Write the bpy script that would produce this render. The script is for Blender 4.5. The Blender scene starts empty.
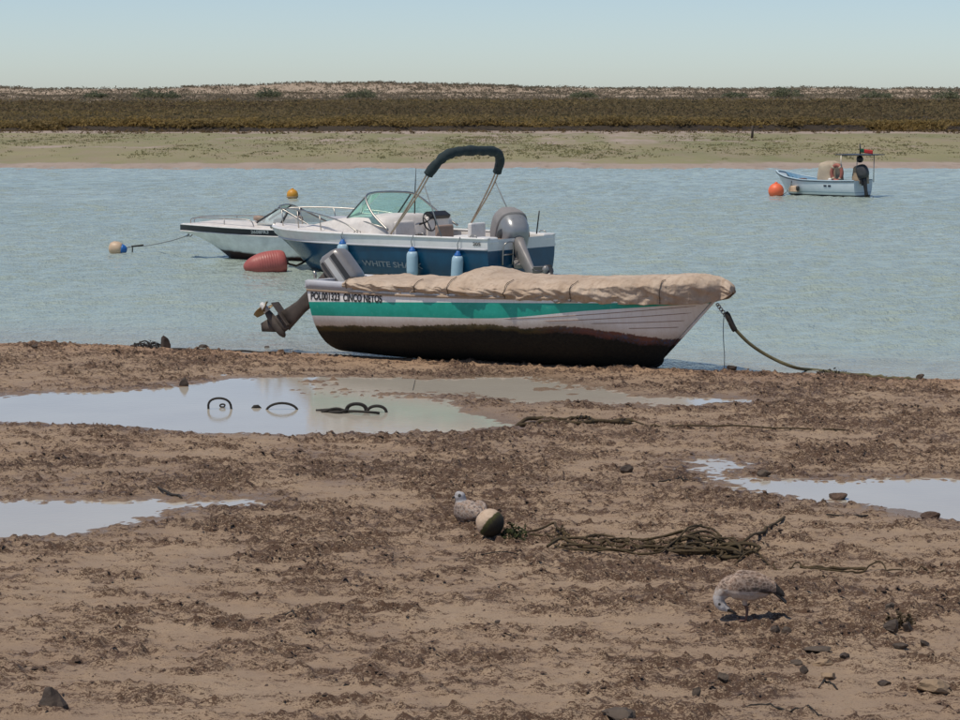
import bpy, bmesh, math, random
import numpy as np
from mathutils import Vector, Matrix, noise as mnoise

# ------------------------------------------------------------------ camera, sky, sun, exposure
S = bpy.context.scene
COL = S.collection
R = math.radians
CAM_H = 3.3
F = 2400.0                      # focal length in pixels of the 960 wide photograph
PITCH = math.atan(265.0 / F)    # horizon at row 95
cam_d = bpy.data.cameras.new('camera')
cam_d.sensor_width = 36.0
cam_d.lens = 36.0 * F / 960.0
cam_d.clip_start = 0.5
cam_d.clip_end = 6000
cam = bpy.data.objects.new('camera', cam_d)
cam.location = (0, 0, CAM_H)
cam.rotation_euler = (math.pi / 2 - PITCH, 0, 0)
COL.objects.link(cam)
S.camera = cam

SUN_EL, SUN_AZ = 66.0, -124.0    # azimuth from the view direction, negative = to the left
W = bpy.data.worlds.new('World')
S.world = W
W.use_nodes = True
wn = W.node_tree
wn.nodes.clear()
sky = wn.nodes.new('ShaderNodeTexSky')
sky.sky_type = 'NISHITA'
sky.sun_disc = False
sky.sun_elevation = R(SUN_EL)
sky.sun_rotation = R(SUN_AZ)
sky.altitude = 2200
sky.air_density = 0.8
sky.dust_density = 2.8
sky.ozone_density = 3.0
tint = wn.nodes.new('ShaderNodeMixRGB')
tint.blend_type = 'MULTIPLY'
tint.inputs[0].default_value = 1
tint.inputs[2].default_value = (0.92, 0.87, 0.805, 1)
bg = wn.nodes.new('ShaderNodeBackground')
bg.inputs[1].default_value = 0.14
wo = wn.nodes.new('ShaderNodeOutputWorld')
wn.links.new(sky.outputs[0], tint.inputs[1])
wn.links.new(tint.outputs[0], bg.inputs[0])
wn.links.new(bg.outputs[0], wo.inputs[0])

sd = bpy.data.lights.new('sun', 'SUN')
sd.energy = 3.0
sd.angle = R(0.6)
sd.color = (1.0, 0.915, 0.79)
sun = bpy.data.objects.new('sun', sd)
sun_dir = Vector((math.sin(R(SUN_AZ)) * math.cos(R(SUN_EL)), math.cos(R(SUN_AZ)) * math.cos(R(SUN_EL)), math.sin(R(SUN_EL))))
sun.rotation_euler = sun_dir.to_track_quat('Z', 'Y').to_euler()
sun.location = (-20, 40, 60)
COL.objects.link(sun)

S.view_settings.view_transform = 'Standard'
S.view_settings.look = 'None'
S.view_settings.exposure = 0.0
S.view_settings.gamma = 1.0

# ------------------------------------------------------------------ pixel helpers
CP, SP = math.cos(PITCH), math.sin(PITCH)
def ray(px, py):
    u, v = (px - 480) / F, (360 - py) / F
    return Vector((u, CP + v * SP, -SP + v * CP))
def at_depth(px, py, d):
    r = ray(px, py); k = d / r.y
    return Vector((r.x * k, d, CAM_H + r.z * k))
def at_z(px, py, z=0.0):
    r = ray(px, py); k = (z - CAM_H) / r.z
    return Vector((r.x * k, r.y * k, z))
def proj(p):
    x, y, z = p[0], p[1], p[2] - CAM_H
    dep = y * CP - z * SP
    return 480 + F * x / dep, 360 - F * (y * SP + z * CP) / dep

# ------------------------------------------------------------------ numpy noise
def vn(x, y, seed=0):
    x = np.asarray(x, float); y = np.asarray(y, float)
    xi = np.floor(x); yi = np.floor(y)
    fx = x - xi; fy = y - yi
    fx = fx * fx * fx * (fx * (fx * 6 - 15) + 10); fy = fy * fy * fy * (fy * (fy * 6 - 15) + 10)
    xi = xi.astype(np.int64); yi = yi.astype(np.int64)
    def h(a, b):
        n = (a * 374761393 + b * 668265263 + seed * 974634777) & 0xFFFFFFFF
        n = ((n ^ (n >> 13)) * 1274126177) & 0xFFFFFFFF
        n = n ^ (n >> 16)
        n = (n * 2246822519) & 0xFFFFFFFF
        return ((n ^ (n >> 15)) & 0xFFFF) / 65535.0
    a = h(xi, yi); b = h(xi + 1, yi); c = h(xi, yi + 1); d = h(xi + 1, yi + 1)
    return (a * (1 - fx) + b * fx) * (1 - fy) + (c * (1 - fx) + d * fx) * fy
def fbm(x, y, octv=4, seed=0, gain=0.5):
    s = 0; a = 1; t = 0
    for i in range(octv):
        s = s + a * vn(x * 2 ** i + 17.3 * i, y * 2 ** i - 9.1 * i, seed + i); t += a; a *= gain
    return s / t
def sstep(a, b, x):
    t = np.clip((x - a) / (b - a), 0, 1)
    return t * t * (3 - 2 * t)

# ------------------------------------------------------------------ tags and mesh builder
def tag(o, label=None, cat=None, group=None, kind=None):
    if label: o['label'] = label
    if cat: o['category'] = cat
    if group: o['group'] = group
    if kind: o['kind'] = kind
    return o
def empty(name, loc, rot=(0, 0, 0), label=None, cat=None, group=None):
    o = bpy.data.objects.new(name, None)
    o.location = loc; o.rotation_euler = rot
    o.empty_display_size = 0.2
    COL.objects.link(o)
    return tag(o, label, cat, group)
def add_obj(name, me, mats, parent=None, smooth=True):
    for m in (mats if isinstance(mats, (list, tuple)) else [mats]):
        me.materials.append(m)
    o = bpy.data.objects.new(name, me)
    COL.objects.link(o)
    if parent: o.parent = parent
    if smooth and len(me.polygons):
        me.polygons.foreach_set('use_smooth', np.ones(len(me.polygons), bool))
    return o
class MB:
    def __init__(s):
        s.v = []; s.f = []; s.mi = []; s.attr = {}
    def quad_grid(s, rows, closed_u=False, closed_v=False, mi=0, cap0=False, cap1=False):
        n0 = len(s.v); nr = len(rows); nc = len(rows[0])
        for r in rows: s.v += [tuple(p) for p in r]
        for i in range(nr if closed_v else nr - 1):
            for j in range(nc if closed_u else nc - 1):
                a = n0 + i * nc + j; b = n0 + i * nc + (j + 1) % nc
                c = n0 + ((i + 1) % nr) * nc + (j + 1) % nc; d = n0 + ((i + 1) % nr) * nc + j
                s.f.append((a, b, c, d)); s.mi.append(mi)
        if cap0: s.f.append(tuple(n0 + j for j in range(nc))[::-1]); s.mi.append(mi)
        if cap1: s.f.append(tuple(n0 + (nr - 1) * nc + j for j in range(nc))); s.mi.append(mi)
        return s
    def box(s, c, h, rz=0, ry=0, mi=0, taper=1.0):
        M = Matrix.Rotation(rz, 3, 'Z') @ Matrix.Rotation(ry, 3, 'Y')
        n0 = len(s.v)
        for dz in (-1, 1):
            k = taper if dz > 0 else 1
            for dx, dy in ((-1, -1), (1, -1), (1, 1), (-1, 1)):
                s.v.append(tuple(Vector(c) + M @ Vector((dx * h[0] * k, dy * h[1] * k, dz * h[2]))))
        for q in ((3, 2, 1, 0), (4, 5, 6, 7), (0, 1, 5, 4), (1, 2, 6, 5), (2, 3, 7, 6), (3, 0, 4, 7)):
            s.f.append(tuple(n0 + i for i in q)); s.mi.append(mi)
        return s
    def tube(s, pts, r, n=8, mi=0, closed=False, cap=True):
        pts = [Vector(p) for p in pts]
        rad = r if isinstance(r, (list, tuple)) else [r] * len(pts)
        rows = []; nrm = None
        m = len(pts)
        for i, p in enumerate(pts):
            if closed: t = pts[(i + 1) % m] - pts[(i - 1) % m]
            else: t = pts[min(i + 1, m - 1)] - pts[max(i - 1, 0)]
            if t.length < 1e-9: t = Vector((0, 0, 1))
            t.normalize()
            if nrm is None:
                nrm = t.orthogonal().normalized()
            else:
                nrm = nrm - t * nrm.dot(t)
                if nrm.length < 1e-6: nrm = t.orthogonal()
                nrm.normalize()
            b = t.cross(nrm)
            rows.append([p + (nrm * math.cos(2 * math.pi * k / n) + b * math.sin(2 * math.pi * k / n)) * rad[i] for k in range(n)])
        s.quad_grid(rows, closed_u=True, closed_v=closed, mi=mi, cap0=cap and not closed, cap1=cap and not closed)
        return s
    def lathe(s, prof, n=20, M=None, mi=0):
        M = M or Matrix.Identity(4)
        rows = [[M @ Vector((r * math.cos(2 * math.pi * k / n), r * math.sin(2 * math.pi * k / n), z)) for k in range(n)] for r, z in prof]
        return s.quad_grid(rows, closed_u=True, mi=mi, cap0=True, cap1=True)
    def loft(s, rings, n=24, M=None, mi=0):
        # rings: (z, cx, cy, hx, hy, exponent) stacked along z
        M = M or Matrix.Identity(4); rows = []
        for z, cx, cy, hx, hy, e in rings:
            row = []
            for k in range(n):
                a = 2 * math.pi * k / n; c, si = math.cos(a), math.sin(a)
                row.append(M @ Vector((cx + hx * math.copysign(abs(c) ** (2 / e), c), cy + hy * math.copysign(abs(si) ** (2 / e), si), z)))
            rows.append(row)
        return s.quad_grid(rows, closed_u=True, mi=mi, cap0=True, cap1=True)
    def build(s, name, mats, parent=None, smooth=True, bevel=0, label=None, xf=None):
        me = bpy.data.meshes.new(name)
        v = s.v if xf is None else [tuple(xf @ Vector(p)) for p in s.v]
        me.from_pydata(v, [], s.f)
        me.polygons.foreach_set('material_index', s.mi)
        for k, a in s.attr.items():
            at = me.attributes.new(k, 'FLOAT', 'POINT'); at.data.foreach_set('value', np.asarray(a, np.float32))
        me.update()
        o = add_obj(name, me, mats, parent, smooth)
        if bevel:
            md = o.modifiers.new('bevel', 'BEVEL'); md.width = bevel; md.segments = 2; md.limit_method = 'ANGLE'
        if label: o['label'] = label
        return o
def smooth_path(pts, n=6, closed=False):
    pts = [Vector(p) for p in pts]; out = []
    m = len(pts)
    for i in range(m if closed else m - 1):
        if closed: p0, p1, p2, p3 = (pts[(i + k) % m] for k in (-1, 0, 1, 2))
        else: p0, p1, p2, p3 = pts[max(i - 1, 0)], pts[i], pts[i + 1], pts[min(i + 2, m - 1)]
        for k in range(n):
            t = k / n
            out.append(0.5 * ((2 * p1) + (p2 - p0) * t + (2 * p0 - 5 * p1 + 4 * p2 - p3) * t * t + (3 * p1 - p0 - 3 * p2 + p3) * t ** 3))
    if not closed: out.append(pts[-1])
    return out
def jit(pts, a, sc, seed=0):
    out = []
    for p in pts:
        q = Vector(p) * sc + Vector((seed * 7.7, seed * 3.1, seed * 1.3))
        out.append(Vector(p) + Vector((mnoise.noise(q), mnoise.noise(q + Vector((31, 0, 0))), mnoise.noise(q + Vector((0, 57, 0))))) * a)
    return out

# ------------------------------------------------------------------ materials
class NT:
    def __init__(s, name):
        s.m = bpy.data.materials.new(name); s.m.use_nodes = True
        s.t = s.m.node_tree; s.n = s.t.nodes
        s.p = s.n['Principled BSDF']; s.out = s.n['Material Output']
    def new(s, t, **k):
        o = s.n.new(t)
        for a, b in k.items(): setattr(o, a, b)
        return o
    def link(s, a, b): s.t.links.new(a, b)
    def coord(s, scale=(1, 1, 1), kind='Object'):
        c = s.new('ShaderNodeTexCoord'); mp = s.new('ShaderNodeMapping')
        mp.inputs['Scale'].default_value = scale
        s.link(c.outputs[kind], mp.inputs[0]); return mp.outputs[0]
    def noise(s, scale, detail=4, rough=.55, vec=None, out=0):
        n = s.new('ShaderNodeTexNoise'); n.inputs['Scale'].default_value = scale
        n.inputs['Detail'].default_value = detail; n.inputs['Roughness'].default_value = rough
        if vec is not None: s.link(vec, n.inputs['Vector'])
        return n.outputs[out]
    def rng(s, v, a, b, c=0., d=1., smooth=False):
        n = s.new('ShaderNodeMapRange')
        if smooth: n.interpolation_type = 'SMOOTHSTEP'
        for i, x in enumerate((a, b, c, d)): n.inputs[1 + i].default_value = x
        s.link(v, n.inputs[0]); return n.outputs[0]
    def math(s, op, a, b=None):
        n = s.new('ShaderNodeMath', operation=op)
        for i, x in enumerate((a, b)):
            if x is None: continue
            if isinstance(x, (int, float)): n.inputs[i].default_value = x
            else: s.link(x, n.inputs[i])
        return n.outputs[0]
    def mix(s, f, a, b, mode='MIX'):
        n = s.new('ShaderNodeMixRGB', blend_type=mode)
        for i, x in enumerate((f, a, b)):
            if isinstance(x, (int, float)): n.inputs[i].default_value = x
            elif isinstance(x, tuple): n.inputs[i].default_value = x if len(x) == 4 else x + (1,)
            else: s.link(x, n.inputs[i])
        return n.outputs[0]
    def attr(s, name, out='Fac'):
        n = s.new('ShaderNodeAttribute', attribute_name=name); return n.outputs[out]
    def bump(s, h, strength, dist=0.01, nrm=None):
        b = s.new('ShaderNodeBump'); b.inputs['Strength'].default_value = strength; b.inputs['Distance'].default_value = dist
        s.link(h, b.inputs['Height'])
        if nrm is not None: s.link(nrm, b.inputs['Normal'])
        return b.outputs[0]
    def set(s, col=None, rough=None, metal=None, nrm=None, **k):
        for key, x in (('Base Color', col), ('Roughness', rough), ('Metallic', metal), ('Normal', nrm)):
            if x is None: continue
            i = s.p.inputs[key]
            if isinstance(x, tuple): i.default_value = x if len(x) == 4 else x + (1,)
            elif isinstance(x, (int, float)): i.default_value = x
            else: s.link(x, i)
        for key, x in k.items(): s.p.inputs[key].default_value = x
        return s.m
def M(name, col, rough=.5, metal=0., var=.15, scale=6., bump=0., bscale=60., dirt=None, damt=.35, dscale=3., **k):
    t = NT(name); v = t.coord()
    n = t.noise(scale, 5, .6, v)
    lo = tuple(c * (1 - var) for c in col); hi = tuple(min(1, c * (1 + var)) for c in col)
    c = t.mix(t.rng(n, .3, .7), lo, hi)
    if dirt:
        d = t.noise(dscale, 6, .7, v)
        c = t.mix(t.rng(d, .5, .75, 0, damt), c, dirt)
    nr = t.bump(t.noise(bscale, 4, .6, v), bump, .01) if bump else None
    r = t.rng(n, .3, .7, max(0, rough - .07), min(1, rough + .07))
    return t.set(c, r, metal, nr, **k)
MT = {}
MT['gel_white'] = M('gelcoat_white', (.8, .79, .77), .3, var=.06, dirt=(.42, .34, .26), damt=.35, dscale=5)
MT['deck_white'] = M('deck_white', (.74, .70, .66), .45, var=.08, dirt=(.4, .33, .27), damt=.4, dscale=4)
MT['grey_rail'] = M('painted_grey_rail', (.5, .51, .55), .45, var=.1, dirt=(.2, .17, .14), damt=.4)
MT['steel'] = M('stainless_steel', (.45, .43, .4), .42, metal=1, var=.1)
MT['bronze_tube'] = M('weathered_tube', (.42, .34, .26), .4, metal=.5, var=.15)
MT['black_plastic'] = M('black_plastic', (.02, .02, .022), .45, var=.2)
MT['dark_rubber'] = M('dark_rubber', (.035, .033, .03), .6, var=.2)
MT['navy'] = M('navy_paint', (.015, .022, .045), .3, var=.2)
MT['canvas_dark'] = M('dark_green_canvas', (.018, .032, .036), .85, var=.3, scale=12, bump=.5, bscale=30, dirt=(.06, .08, .08), damt=.4, dscale=8)
MT['fender'] = M('fender_vinyl', (.38, .54, .64), .4, var=.08, dirt=(.25, .27, .27), damt=.4, dscale=6)
MT['fender_blue'] = M('fender_blue_end', (.02, .13, .42), .4, var=.1)
MT['letter_black'] = M('black_lettering', (.02, .02, .02), .5, var=.1)
MT['letter_grey'] = M('grey_lettering', (.22, .26, .3), .4, var=.1)
MT['letter_white'] = M('white_lettering', (.6, .62, .62), .4, var=.1)
MT['red_buoy'] = M('red_buoy_plastic', (.40, .105, .09), .5, var=.12, dirt=(.25, .1, .08), damt=.5)
MT['orange_buoy'] = M('orange_buoy_plastic', (.85, .17, .07), .45, var=.08, dirt=(.4, .12, .06), damt=.3)
MT['yellow_buoy'] = M('yellow_buoy_plastic', (.62, .29, .03), .5, var=.08, dirt=(.3, .2, .05), damt=.3)
MT['cream_buoy'] = M('cream_buoy_plastic', (.6, .44, .3), .5, var=.1, dirt=(.35, .22, .12), damt=.5, dscale=9)
MT['blue_end'] = M('blue_buoy_end', (.02, .14, .45), .45, var=.1)
MT['green_line'] = M('mooring_line_olive', (.12, .105, .05), .85, var=.3, scale=20, bump=.6, bscale=60)
MT['weed_rope'] = M('weedy_old_rope', (.07, .047, .021), .9, var=.45, scale=14, bump=.8, bscale=50, dirt=(.045, .036, .014), damt=.7, dscale=7)
MT['dark_rope'] = M('dark_wet_rope', (.022, .018, .014), .75, var=.3, scale=20, bump=.5, bscale=60)
MT['grey_rope'] = M('grey_rope', (.22, .24, .25), .8, var=.2, scale=20)
MT['weed'] = M('green_weed', (.038, .045, .009), .8, var=.5, scale=25, bump=.6, bscale=60)
MT['dark_weed'] = M('dark_sea_weed', (.022, .017, .012), .85, var=.5, scale=20, bump=.6, bscale=60)
MT['wood_post'] = M('old_wood', (.07, .055, .045), .9, var=.4, scale=8, bump=.5)
MT['beige_canvas'] = M('beige_canvas', (.47, .39, .29), .9, var=.12, scale=5, bump=.6, bscale=14, dirt=(.27, .2, .14), damt=.5)
MT['brown_canvas'] = M('brown_canvas', (.36, .27, .18), .9, var=.15, scale=5, bump=.6, bscale=14, dirt=(.2, .14, .1), damt=.6)
MT['lightblue'] = M('pale_blue_paint', (.5, .63, .7), .45, var=.08, dirt=(.2, .25, .26), damt=.4)
MT['blue_inside'] = M('mid_blue_paint', (.13, .27, .4), .5, var=.15)
MT['ring_orange'] = M('faded_orange_ring', (.36, .12, .09), .6, var=.15)
MT['flag_green'] = M('flag_green', (.01, .1, .05), .8, var=.1)
MT['flag_red'] = M('flag_red', (.5, .03, .03), .8, var=.1)
MT['motor_grey'] = M('motor_grey', (.3, .285, .275), .35, var=.12, metal=.25, dirt=(.1, .085, .07), damt=.5, dscale=6)
MT['motor_silver'] = M('motor_silver', (.3, .31, .32), .33, var=.08, metal=.35)
MT['motor_dark'] = M('motor_dark', (.05, .05, .052), .4, var=.2)
MT['motor_brown'] = M('weathered_motor_leg', (.075, .06, .05), .7, var=.3, dirt=(.2, .16, .12), damt=.4, dscale=9)
MT['motor_white'] = M('motor_white', (.62, .62, .6), .4, var=.08, dirt=(.35, .3, .25), damt=.4)
MT['cover_grey'] = M('grey_fabric_cover', (.26, .25, .25), .9, var=.1, bump=.5, bscale=20, dirt=(.17, .15, .14), damt=.5)
MT['brass'] = M('weathered_brass', (.34, .24, .12), .5, metal=.5, var=.25)
MT['seat_tan'] = M('tan_seat_vinyl', (.36, .26, .2), .6, var=.12)
MT['stone_dark'] = M('dark_wet_stone', (.06, .042, .03), .7, var=.35, scale=9, bump=.7, bscale=30)
MT['stone_brown'] = M('brown_stone', (.1, .075, .055), .85, var=.3, scale=9, bump=.7, bscale=30, dirt=(.045, .032, .024), damt=.6)
MT['stone_tan'] = M('tan_stone', (.3, .21, .13), .85, var=.15, scale=7, bump=.5, bscale=30, dirt=(.2, .14, .09), damt=.5)
MT['shrub_bark'] = M('shrub_bark', (.08, .065, .05), .9, var=.2)

def glass_mat(name, tintc, gl=.12):
    t = NT(name)
    t.n.remove(t.p)
    tr = t.new('ShaderNodeBsdfTransparent'); tr.inputs[0].default_value = tintc + (1,)
    g = t.new('ShaderNodeBsdfGlossy'); g.inputs['Roughness'].default_value = .05; g.inputs[0].default_value = (.8, .95, .92, 1)
    lw = t.new('ShaderNodeFresnel'); lw.inputs[0].default_value = 1.5
    mx = t.new('ShaderNodeMixShader')
    df = t.new('ShaderNodeBsdfDiffuse'); df.inputs[0].default_value = tintc + (1,)
    mx2 = t.new('ShaderNodeMixShader'); mx2.inputs[0].default_value = gl
    t.link(tr.outputs[0], mx2.inputs[1]); t.link(df.outputs[0], mx2.inputs[2])
    t.link(lw.outputs[0], mx.inputs[0]); t.link(mx2.outputs[0], mx.inputs[1]); t.link(g.outputs[0], mx.inputs[2])
    t.link(mx.outputs[0], t.out.inputs[0])
    return t.m
MT['glass_teal'] = glass_mat('teal_windshield_glass', (.68, .92, .86), .14)
MT['glass_clear'] = glass_mat('clear_windshield_glass', (.82, .88, .88), .38)

# mud of the near flat
def mud_mat():
    t = NT('tidal_mud')
    v = t.coord(kind='Object')
    dark = t.attr('crumb'); wet = t.attr('wet'); sand = t.attr('sand')
    va = t.coord((.5, 1.25, 1)); vb = t.coord((.7, 1.2, 1))
    n1 = t.noise(1.1, 6, .6, v); n2 = t.noise(46, 5, .75, va); n3 = t.noise(140, 4, .65, vb)
    silt = t.mix(t.rng(n1, .35, .68), (.35, .245, .16), (.42, .308, .208))
    silt = t.mix(t.rng(n3, .3, .7, 0, .4), silt, (.215, .145, .1))
    silt = t.mix(sand, silt, (.40, .25, .15))
    crumbc = t.mix(t.rng(n2, .3, .7), (.032, .016, .008), (.12, .065, .037))
    edge = t.math('ADD', t.math('MULTIPLY', dark, .6), t.math('MULTIPLY', t.math('SUBTRACT', n2, .5), 2.4))
    edge = t.math('ADD', edge, t.math('MULTIPLY', t.math('SUBTRACT', n3, .5), 1.7))
    c = t.mix(t.rng(edge, .30, .52), silt, crumbc)
    c = t.mix(t.math('MULTIPLY', wet, .55), c, t.mix(1., c, (.5, .45, .42), 'MULTIPLY'))
    r = t.rng(t.math('ADD', wet, t.rng(n1, .55, .4, 0, .35)), 0, 1, .8, .3)
    h = t.math('ADD', t.math('MULTIPLY', n2, .7), t.math('MULTIPLY', n3, .5))
    nr = t.bump(h, .75, .02)
    return t.set(c, r, 0, nr, **{'Specular IOR Level': .4})
MT['mud'] = mud_mat()
def crumb_mat():
    t = NT('mud_crumb')
    v = t.coord(kind='Object'); n = t.noise(9, 5, .7, v); n2 = t.noise(90, 3, .6, v)
    c = t.mix(t.rng(n, .35, .65), (.045, .025, .016), (.125, .073, .047))
    c = t.mix(t.rng(n2, .4, .7, 0, .5), c, (.15, .105, .078))
    return t.set(c, .85, 0, t.bump(n2, .5, .01))
MT['crumb'] = crumb_mat()
def water_mat():
    t = NT('channel_water')
    v = t.coord((1, .55, 1)); v2 = t.coord((1, 1, 1))
    sh = t.attr('shallow')
    n1 = t.noise(4.5, 4, .65, v); n2 = t.noise(16., 3, .6, v)
    big = t.noise(.05, 3, .5, v2)
    c = t.mix(t.rng(big, .35, .65), (.35, .425, .37), (.385, .455, .395))
    c = t.mix(sh, c, (.30, .255, .215))
    h = t.math('ADD', n1, t.math('MULTIPLY', n2, .4))
    nr = t.bump(h, 1.0, .1)
    return t.set(c, .10, 0, nr, IOR=1.33)
MT['water'] = water_mat()
def puddle_mat():
    t = NT('puddle_water')
    v = t.coord(); n = t.noise(3., 2, .5, v)
    c = t.mix(t.rng(t.noise(.7, 4, .6, v), .35, .65), (.50, .455, .38), (.55, .505, .42))
    n9 = t.noise(14., 3, .6, v)
    return t.set(c, .05, 0, t.bump(n9, .045, .03), IOR=1.45)
MT['puddle'] = puddle_mat()
def far_mat():
    t = NT('far_tidal_flat')
    v = t.coord((1, .2, 1)); vs = t.coord((.5, .1, 1)); vt = t.coord((.12, .05, 1))
    e = t.attr('sandy')
    n1 = t.noise(1., 6, .6, vt, 0); n2 = t.noise(1., 6, .7, vs); n3 = t.noise(2.2, 4, .7, v)
    weed = t.mix(t.rng(n1, .35, .65), (.205, .2, .09), (.285, .25, .13))
    weed = t.mix(t.rng(n2, .45, .7, 0, .7), weed, (.30, .225, .165))
    sandc = t.mix(t.rng(n2, .3, .7), (.31, .24, .19), (.40, .32, .26))
    sandc = t.mix(t.rng(n3, .55, .75, 0, .6), sandc, (.16, .11, .08))
    f = t.math('ADD', e, t.math('MULTIPLY', t.math('SUBTRACT', n2, .5), 1.6))
    c = t.mix(t.rng(f, .35, .7), weed, sandc)
    return t.set(c, .9, 0, t.bump(n3, .6, .08))
MT['far'] = far_mat()
def veg_mat(name, cols, rough=.9):
    t = NT(name)
    a = t.attr('tint')
    cr = t.new('ShaderNodeValToRGB')
    e = cr.color_ramp.elements
    while len(e) < len(cols): e.new(.5)
    for i, c in enumerate(cols):
        e[i].position = i / (len(cols) - 1); e[i].color = c + (1,)
    t.link(a, cr.inputs[0])
    t.set(cr.outputs[0], rough)
    tr = t.new('ShaderNodeBsdfTranslucent'); t.link(cr.outputs[0], tr.inputs[0])
    mx = t.new('ShaderNodeMixShader'); mx.inputs[0].default_value = .5
    t.link(t.p.outputs[0], mx.inputs[1]); t.link(tr.outputs[0], mx.inputs[2]); t.link(mx.outputs[0], t.out.inputs[0])
    return t.m
MT['marsh_veg'] = veg_mat('marsh_vegetation', [(.15, .105, .055), (.21, .16, .08), (.27, .195, .075), (.32, .22, .075)])
MT['shore_veg'] = veg_mat('shore_weed', [(.19, .18, .09), (.27, .25, .125), (.34, .30, .17)])
MT['dune_veg'] = veg_mat('dune_scrub', [(.13, .115, .08), (.19, .165, .115), (.24, .2, .145), (.16, .165, .11)])
MT['bush_veg'] = veg_mat('bush_leaves', [(.13, .145, .09), (.18, .195, .12), (.22, .235, .145)])
def simple_ground(name, a, b, sc, dk=None):
    t = NT(name); v = t.coord(); n = t.noise(sc, 6, .65, v); n2 = t.noise(sc * 12, 4, .6, v)
    c = t.mix(t.rng(n, .35, .65), a, b)
    if dk: c = t.mix(t.rng(n2, .5, .7, 0, .7), c, dk)
    return t.set(c, .95, 0, t.bump(n2, .5, .1))
MT['marsh_ground'] = simple_ground('marsh_ground', (.028, .019, .012), (.045, .032, .019), .05, (.014, .01, .007))
MT['dune_sand'] = simple_ground('dune_sand', (.34, .26, .185), (.44, .35, .26), .03)

# ------------------------------------------------------------------ the near tidal flat with its puddles
shore_px = [(-300, 341), (-120, 341), (0, 343), (60, 343), (120, 346), (180, 350), (300, 353), (380, 356), (500, 361), (640, 367), (720, 370), (800, 372), (880, 376), (960, 379), (1100, 383), (1300, 388)]
_sp = [at_z(a, b, 0) for a, b in shore_px]
SHX = np.array([p.x for p in _sp]); SHY = np.array([p.y for p in _sp])
def shore_y(x):
    y = np.interp(x, SHX, SHY)
    y = y + np.where(x < SHX[0], (x - SHX[0]) * -.2, 0) + np.where(x > SHX[-1], (x - SHX[-1]) * -.25, 0)
    return np.maximum(y, 12) + (vn(x * 1.7, x * 0 + 3.3, 5) - .5) * .35
def base_z(x, y):
    s = shore_y(x) - y
    zin = .065 * (1 - np.exp(-np.maximum(s, 0) / .55)) + .006 * np.minimum(np.maximum(s, 0), 40)
    zout = np.maximum(np.minimum(s, 0) * .07, -1.4)
    return np.where(s > 0, zin, zout) - .0
def at_ground(px, py):
    z = .1
    for _ in range(8):
        p = at_z(px, py, z); z = float(base_z(np.array([p.x]), np.array([p.y]))[0])
    return at_z(px, py, z)
puddle_px = [
    ('wide', [(-260, 399), (-100, 398), (0, 396), (60, 393), (125, 391), (200, 385), (235, 381), (320, 379), (352, 380), (368, 385), (350, 393), (400, 396), (445, 402), (452, 411), (520, 425), (440, 431), (330, 432), (200, 430), (100, 424), (0, 420), (-150, 419), (-260, 415)]),
    ('strip', [(350, 381), (440, 379), (520, 377), (565, 386), (640, 396), (742, 400), (690, 404), (600, 402), (520, 400), (470, 392), (400, 390), (362, 388)]),
    ('lower', [(-250, 508), (0, 503), (120, 501), (242, 499), (244, 503), (180, 508), (130, 522), (60, 533), (0, 536), (-250, 545)]),
    ('right', [(704, 462), (718, 464), (722, 476), (752, 480), (830, 481), (900, 479), (960, 479), (1180, 476), (1180, 530), (960, 518), (905, 507), (850, 501), (800, 496), (755, 490), (720, 480)]),
]
PUD = []
for nm, pl in puddle_px:
    pts = [at_ground(a, b) for a, b in pl]
    P = np.array([[p.x, p.y] for p in pts]); PUD.append([nm, P, 0.0])
for q in PUD:
    c = q[1].mean(0)
    q[2] = float(np.mean(base_z(q[1][:, 0], q[1][:, 1]))) - .012
def poly_sd(P, x, y):
    d = np.full(x.shape, 1e9); ins = np.zeros(x.shape, bool)
    n = len(P)
    for i in range(n):
        a = P[i]; b = P[(i + 1) % n]; e = b - a
        wx = x - a[0]; wy = y - a[1]
        k = np.clip((wx * e[0] + wy * e[1]) / (e @ e), 0, 1)
        d = np.minimum(d, np.hypot(wx - e[0] * k, wy - e[1] * k))
        c1 = (a[1] <= y) != (b[1] <= y)
        xi = a[0] + (y - a[1]) / (e[1] if abs(e[1]) > 1e-9 else 1e-9) * e[0]
        ins ^= c1 & (x < xi)
    return np.where(ins, -d, d)
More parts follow.
